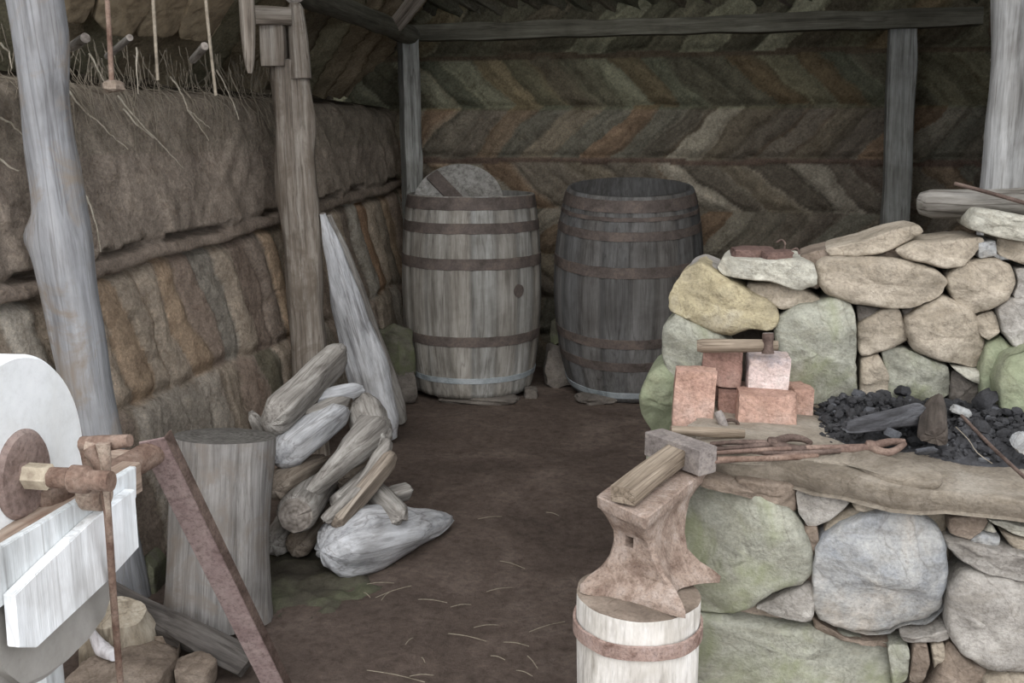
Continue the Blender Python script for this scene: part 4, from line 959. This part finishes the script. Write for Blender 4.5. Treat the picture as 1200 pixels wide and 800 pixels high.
roots('long pale roots trailing down the face of the left turf wall', 4, r_l, len(LR), .0034, 'roots', 'rootp')

# ============================================================ BARRELS
def barrel(c, H, rb, rt, rm, mats, hoops, label, tilt=(0, 0), seed=0, head=None, nst=18):
    e = empty('barrel', c, (tilt[0], tilt[1], 0)); tag(e, label, 'barrel', 'barrels by the back wall')
    MW = Matrix.LocRotScale(Vector(c), e.rotation_euler, None)
    def rad(z):
        t = z/H; return (rb*(1-t)+rt*t)+(rm-.5*(rb+rt))*(1-(2*t-1)**2)**.85 if 0 < t < 1 else (rb if t <= 0 else rt)
    V = []; Fc = []; T = []; per = 6; S = nst*per; R = 40; rnd = random.Random(seed); ton = [rnd.uniform(.88, 1.1) for _ in range(nst)]; warm = [rnd.uniform(-.05, .05) for _ in range(nst)]
    for i in range(R+1):
        z = H*i/R
        for j in range(S):
            a = 2*math.pi*j/S+.04*seed; k = j % per; g = -.004 if k == 0 else (0 if k in (1, per-1) else .0015)
            r = rad(z)+g+.001*N3(a*9, z*2, seed); V.append((r*math.cos(a), r*math.sin(a), z+(.004*N3(j//per, seed, 2) if i == R else 0)))
            t = ton[j//per]*(.68 if k == 0 else 1); w = warm[j//per]; T.append((t*(1+w), t, t*(1-w), 1))
    for i in range(R):
        for j in range(S): a = i*S+j; b = i*S+(j+1) % S; Fc.append((a, b, b+S, a+S))
    n0 = len(V)
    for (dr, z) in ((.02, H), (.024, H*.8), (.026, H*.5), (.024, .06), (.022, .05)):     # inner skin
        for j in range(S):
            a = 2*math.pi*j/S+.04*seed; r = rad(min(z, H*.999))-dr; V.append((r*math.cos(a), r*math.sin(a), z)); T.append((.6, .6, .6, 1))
    for j in range(S): a = R*S+j; b = R*S+(j+1) % S; Fc.append((a, b, n0+(j+1) % S, n0+j))
    for i in range(4):
        for j in range(S): a = n0+i*S+j; b = n0+i*S+(j+1) % S; Fc.append((a, b, b+S, a+S))
    Fc.append(tuple(range(n0+4*S, n0+5*S))[::-1]); Fc.append(tuple(range(S))[::-1])
    st = link('staves', V, Fc, M[mats], MW, e, True, None, T); 
    for (z, h, m) in hoops:
        hp = ringband('hoop', (0, 0, 0), z, 0, h, .004, M[m], None, sides=96, rr=rad); hp.matrix_world = MW; hp.parent = e; hp.matrix_parent_inverse = MW.inverted()
        if m == 'hoopl': hp['label'] = 'pale galvanised hoop'
    return e, rad, MW
bz = .03
c1 = P(554, 452, 5.22); c1.z = bz
e1, rad1, MW1 = barrel(c1, 1.02, .315, .325, .365, 'barrelw', [(.985, .062, 'hoop'), (.865, .052, 'hoop'), (.69, .056, 'hoop'), (.30, .052, 'hoop'), (.095, .030, 'hoopl')], 'pale grey upright oak barrel at the left with a round lid tilted in its top', (0, 0), 3)
# bung
a = -.35-.24; zb = .55
lathe('bung', [(.032, -.006), (.032, .004), (.02, .005)], Vector((c1.x+rad1(zb)*math.cos(a), c1.y+rad1(zb)*math.sin(a), bz+zb)), Vector((math.cos(a), math.sin(a), 0)), M['hoop'], e1, 24)
c2 = P(733, 452, 5.22); c2.z = .035
e2, rad2, MW2 = barrel(c2, 1.06, .30, .315, .385, 'barreld', [(1.015, .058, 'hoop'), (.955, .02, 'hoop'), (.875, .045, 'hoop'), (.70, .055, 'hoop'), (.335, .05, 'hoop'), (.21, .05, 'hoop'), (.045, .035, 'hoopl')], 'dark open-topped oak barrel at the right leaning slightly forwards', (math.radians(6.2), math.radians(.8)), 8)
# white flake stuck on the dark barrel
# lid in the left barrel
lc = P(537, 238, 5.16)
lid = empty('wooden_disc', lc); tag(lid, 'pale round wooden lid tilted in the top of the left barrel', 'lid')
ln = (Vector((.15, -.75, .55))).normalized()
lathe('disc', [(.1, -.012), (.232, -.012), (.236, 0), (.232, .012), (.1, .012)], lc, ln, M['lid'], lid, 64)
u = (P(520, 192, 5.2)-P(560, 230, 5.05)); u = (u-ln*u.dot(ln)).normalized(); w = u.cross(ln)
beam('batten', lc+ln*.02+u*.215+w*.0, lc+ln*.02-u*.2, .07, .02, M['hoop'], lid, 0, .001, 4, up=ln)
# stones under and behind the barrels
for i, (px, py, d, sz, m, lb) in enumerate([
    (560, 466, 5.0, (.42, .2, .05), 'dark', 'flat dark stone under the front of the left barrel'),
    (622, 456, 5.05, (.07, .08, .07), 'dark', 'small pointed stone at the right foot of the left barrel'),
    (704, 461, 5.0, (.25, .2, .055), 'dark', 'flat dark stone under the front of the right barrel'),
    (655, 386, 5.3, (.06, .1, .14), 'olive', 'mossy green stone between the two barrels'),
    (463, 415, 5.0, (.15, .2, .28), 'olive', 'mossy green boulder at the wall foot left of the barrels')]):
    q = P(px, py, d)
    if i in (0, 1, 2): q.z = sz[2]/2-.012
    if i == 3: q.z = .3
    o = chunk('stone', q, sz, M[m], (0, 0, .3*i), None, 50+i, .15, .5, 3); tag(o, lb, 'stone')
q = P(655, 440, 5.33); q.z = .11
o = chunk('stone', q, (.16, .14, .25), M['dark'], (0, 0, .2), None, 77, .15, .5, 3); tag(o, 'dark stone carrying the mossy stone between the barrels', 'stone')
q = P(463, 440, 5.0); q.z = .08
o = chunk('stone', q, (.22, .22, .2), M['dark'], (0, 0, .5), None, 78, .15, .5, 3); tag(o, 'dark foot stone under the mossy boulder left of the barrels', 'stone')

# ============================================================ DRIFTWOOD PILE
def dw(A, B, prof, mat, label, seed, name='driftwood_log', **k):
    k.setdefault('rough', .14)
    k.setdefault('capr', .4); k.setdefault('sides', 36); rq = random.Random(seed*3+1); k.setdefault('split', [(rq.uniform(0, 6.28), rq.uniform(.55, .8)) for _ in range(3)]); k.setdefault('jag', .012)
    if k['split']: prof = [(t, a*1.14, b*1.14) for t, a, b in prof]
    if 1:
        o = log(name, A, B, prof, [M[mat], k.pop('end', M[mat])], None, seed, **k); tag(o, label, 'log', 'driftwood pile'); return o
E = lambda r, f=.6: [(0, r*f, r*f), (.09, r*.9, r*.9), (.5, r, r), (.94, r*.95, r*.95), (1, r*f, r*f)]
o = log('driftwood_slab', PZ(452, 512, .02), P(378, 250, 4.0), [(0, .055, .035), (.1, .092, .05), (.35, .095, .05), (.6, .075, .045), (.85, .04, .03), (1, .012, .012)], [M['driftw'], M['driftend']], None, 33, 36, 60, .1, roll=.3)
tag(o, 'tall pale tapering driftwood slab leaning against the middle post', 'log', 'driftwood pile')
o = log('driftwood_slab', PZ(470, 492, .02), P(386, 252, 4.08), [(0, .03, .03), (.1, .05, .035), (.5, .05, .04), (.85, .03, .03), (1, .01, .01)], [M['drift'], M['driftend']], None, 35, 28, 60, .1)
tag(o, 'narrow brown-grey slab leaning just right of the tall pale slab', 'log', 'driftwood pile')
fg = dw(PZ(385, 643, .10), PZ(527, 607, .035), [(0, .055, .06), (.07, .082, .085), (.3, .09, .09), (.55, .078, .075), (.8, .055, .05), (.93, .035, .03), (1, .012, .01)], 'driftw', 'thick silvery tapering log with a knot lying foremost on the floor', 41, sides=36, rough=.13, knots=((.2, 2.2, .12, .03), (.12, 1.2, -.1, .015)), jag=.02, split=((-1.2, .8),))
log('branch_stub', P(440, 634, 2.96), P(435, 606, 2.93), [(0, .03, .03), (.6, .021, .021), (.9, .017, .017), (1, .012, .012)], [M['driftw'], M['driftw']], fg, 3, rough=.15, capr=.3)
dw(P(322, 492, 3.02), P(398, 416, 3.45), [(0, .05, .05), (.06, .062, .06), (.5, .066, .062), (.9, .06, .055), (1, .045, .04)], 'drift', 'thick grey split log on top of the pile pointing up to the right', 42, sides=30)
dw(P(333, 540, 2.98), P(403, 484, 3.3), [(0, .035, .04), (.1, .07, .06), (.5, .075, .065), (.85, .062, .055), (1, .03, .03)], 'driftw', 'broad silvery cracked log below the topmost split log', 43, sides=30)
dw(P(362, 486, 3.15), P(407, 466, 3.35), [(0, .02, .018), (.2, .032, .025), (.8, .034, .026), (1, .018, .015)], 'drift', 'flat grey stick between the silvery log and the topmost log', 44)
dw(P(372, 468, 3.25), P(425, 456, 3.4), [(0, .014, .014), (.3, .028, .02), (.8, .03, .022), (1, .012, .012)], 'driftw', 'small pale curved stick end touching the leaning slab', 45, bend=(0, .01))
dw(P(448, 500, 3.3), P(363, 578, 2.93), [(0, .05, .045), (.12, .075, .06), (.35, .06, .05), (.6, .035, .035), (.9, .026, .024), (1, .018, .016)], 'drift', 'twisted grey log with a bulky head and thin tail over the middle of the pile', 46, sides=30, rough=.16, bend=(.01, .02))
dw(P(424, 476, 3.4), P(440, 520, 3.2), [(0, .05, .05), (.3, .075, .07), (.8, .07, .06), (1, .04, .04)], 'drift', 'rounded knotty grey log end against the leaning slab', 47, sides=28, rough=.14)
dw(P(456, 520, 3.18), P(384, 608, 2.86), [(0, .02, .02), (.2, .036, .03), (.6, .028, .026), (.9, .024, .022), (1, .018, .018)], 'drift', 'curved thin grey branch hanging down in front of the round log end', 48, bend=(.03, -.01), sides=24)
dw(P(460, 534, 3.1), P(397, 612, 2.88), [(0, .02, .02), (.08, .033, .03), (.5, .036, .032), (1, .034, .03)], 'driftb', 'straight tan-brown log sloping down right of the thin branch', 49, sides=26, rough=.06)
dw(P(436, 556, 3.2), P(396, 592, 3.0), E(.04), 'drift', 'grey log tucked behind the straight tan-brown log', 50)
dw(P(436, 572, 3.12), P(467, 604, 2.98), [(0, .035, .03), (.3, .04, .035), (.9, .04, .035), (1, .03, .03)], 'drift', 'short chunky grey log end above the foremost silvery log', 51)
dw(P(452, 582, 3.15), P(480, 574, 3.2), E(.032), 'drift', 'small rounded grey log end at the right side of the pile', 52)
dw(P(346, 604, 2.82), P(375, 560, 3.3), [(0, .052, .052), (.05, .062, .062), (.5, .066, .064), (1, .06, .06)], 'drift', 'thick log showing a round sawn end to the right of the stump', 53, sides=30, rough=.05, end=M['driftend'], capr=.15, split=())
dw(PZ(348, 640, .05), PZ(385, 600, .055), [(0, .038, .038), (.06, .046, .046), (1, .05, .05)], 'driftb', 'log with a round end on the floor beneath the larger round end', 54, rough=.05, split=())
dw(PZ(322, 634, .06), PZ(355, 590, .06), E(.055, .8), 'drift', 'lowest grey log beside the stump foot', 55)
dw(P(325, 572, 2.9), P(372, 545, 3.25), E(.055, .8), 'driftb', 'dull brown log between the stump and the silvery cracked log', 56)
dw(P(296, 487, 3.35), PZ(352, 560, .06), E(.035), 'drift', 'small grey log end peeping out behind the stump top', 57)
dw(PZ(398, 622, .05), PZ(450, 585, .05), E(.045), 'drift', 'grey log on the floor behind the foremost silvery log', 58)
dw(PZ(360, 600, .05), PZ(420, 560, .05), E(.055), 'drift', 'buried grey log at the bottom of the pile', 59)
dw(P(400, 560, 3.3), P(440, 545, 3.45), E(.07), 'driftb', 'brown log deep in the shadowed middle of the pile', 60)

# moss on the floor beside the pile and bits of straw
def mossf(rnd): return None
V = []; Fc = []; mc = PZ(345, 678, 0); n = 40
for i in range(n+1):
    for j in range(n+1):
        a = (i/n-.5)*.56; b = (j/n-.5)*.44; r = math.hypot(a/.28, b/.22)+.3*N3(a*9, b*9, 3)
        h = .012*max(0, 1-r)+.016*FR(a*14, b*14, 2, 5); V.append((mc.x+a, mc.y+b, h-.004-.03*max(0, r-.8)))
for i in range(n):
    for j in range(n): a = i*(n+1)+j; Fc.append((a, a+n+1, a+n+2, a+1))
o = link('moss_patch', V, Fc, M['moss']); tag(o, 'green moss patch on the floor between stump and wood pile', 'moss', None, 'stuff')
ST = [(430, 684, 462, 683), (440, 700, 482, 686), (426, 694, 434, 700), (447, 703, 456, 694), (490, 702, 524, 706), (528, 711, 552, 708), (586, 657, 615, 666), (570, 693, 600, 688), (560, 608, 588, 605), (620, 740, 662, 728), (525, 742, 570, 751), (555, 735, 584, 732), (590, 752, 620, 757), (430, 785, 498, 799), (475, 755, 484, 747), (618, 768, 630, 783), (605, 785, 624, 792), (640, 600, 655, 604), (575, 768, 592, 773), (480, 792, 508, 791), (494, 770, 498, 776)]
for i, (x0, y0, x1, y1) in enumerate(ST):
    a = PZ(x0, y0, .013); b = PZ(x1, y1, .013); m_ = a.lerp(b, .5)+Vector((N3(i, 1, 1)*.01, N3(i, 5, 1)*.015, .004))
    o = tube('straw', [a, m_, b], .0011, M['straw'], None, 6, 3); tag(o, 'thin piece of dry straw lying on the dark floor', 'straw', 'straws scattered on the floor')
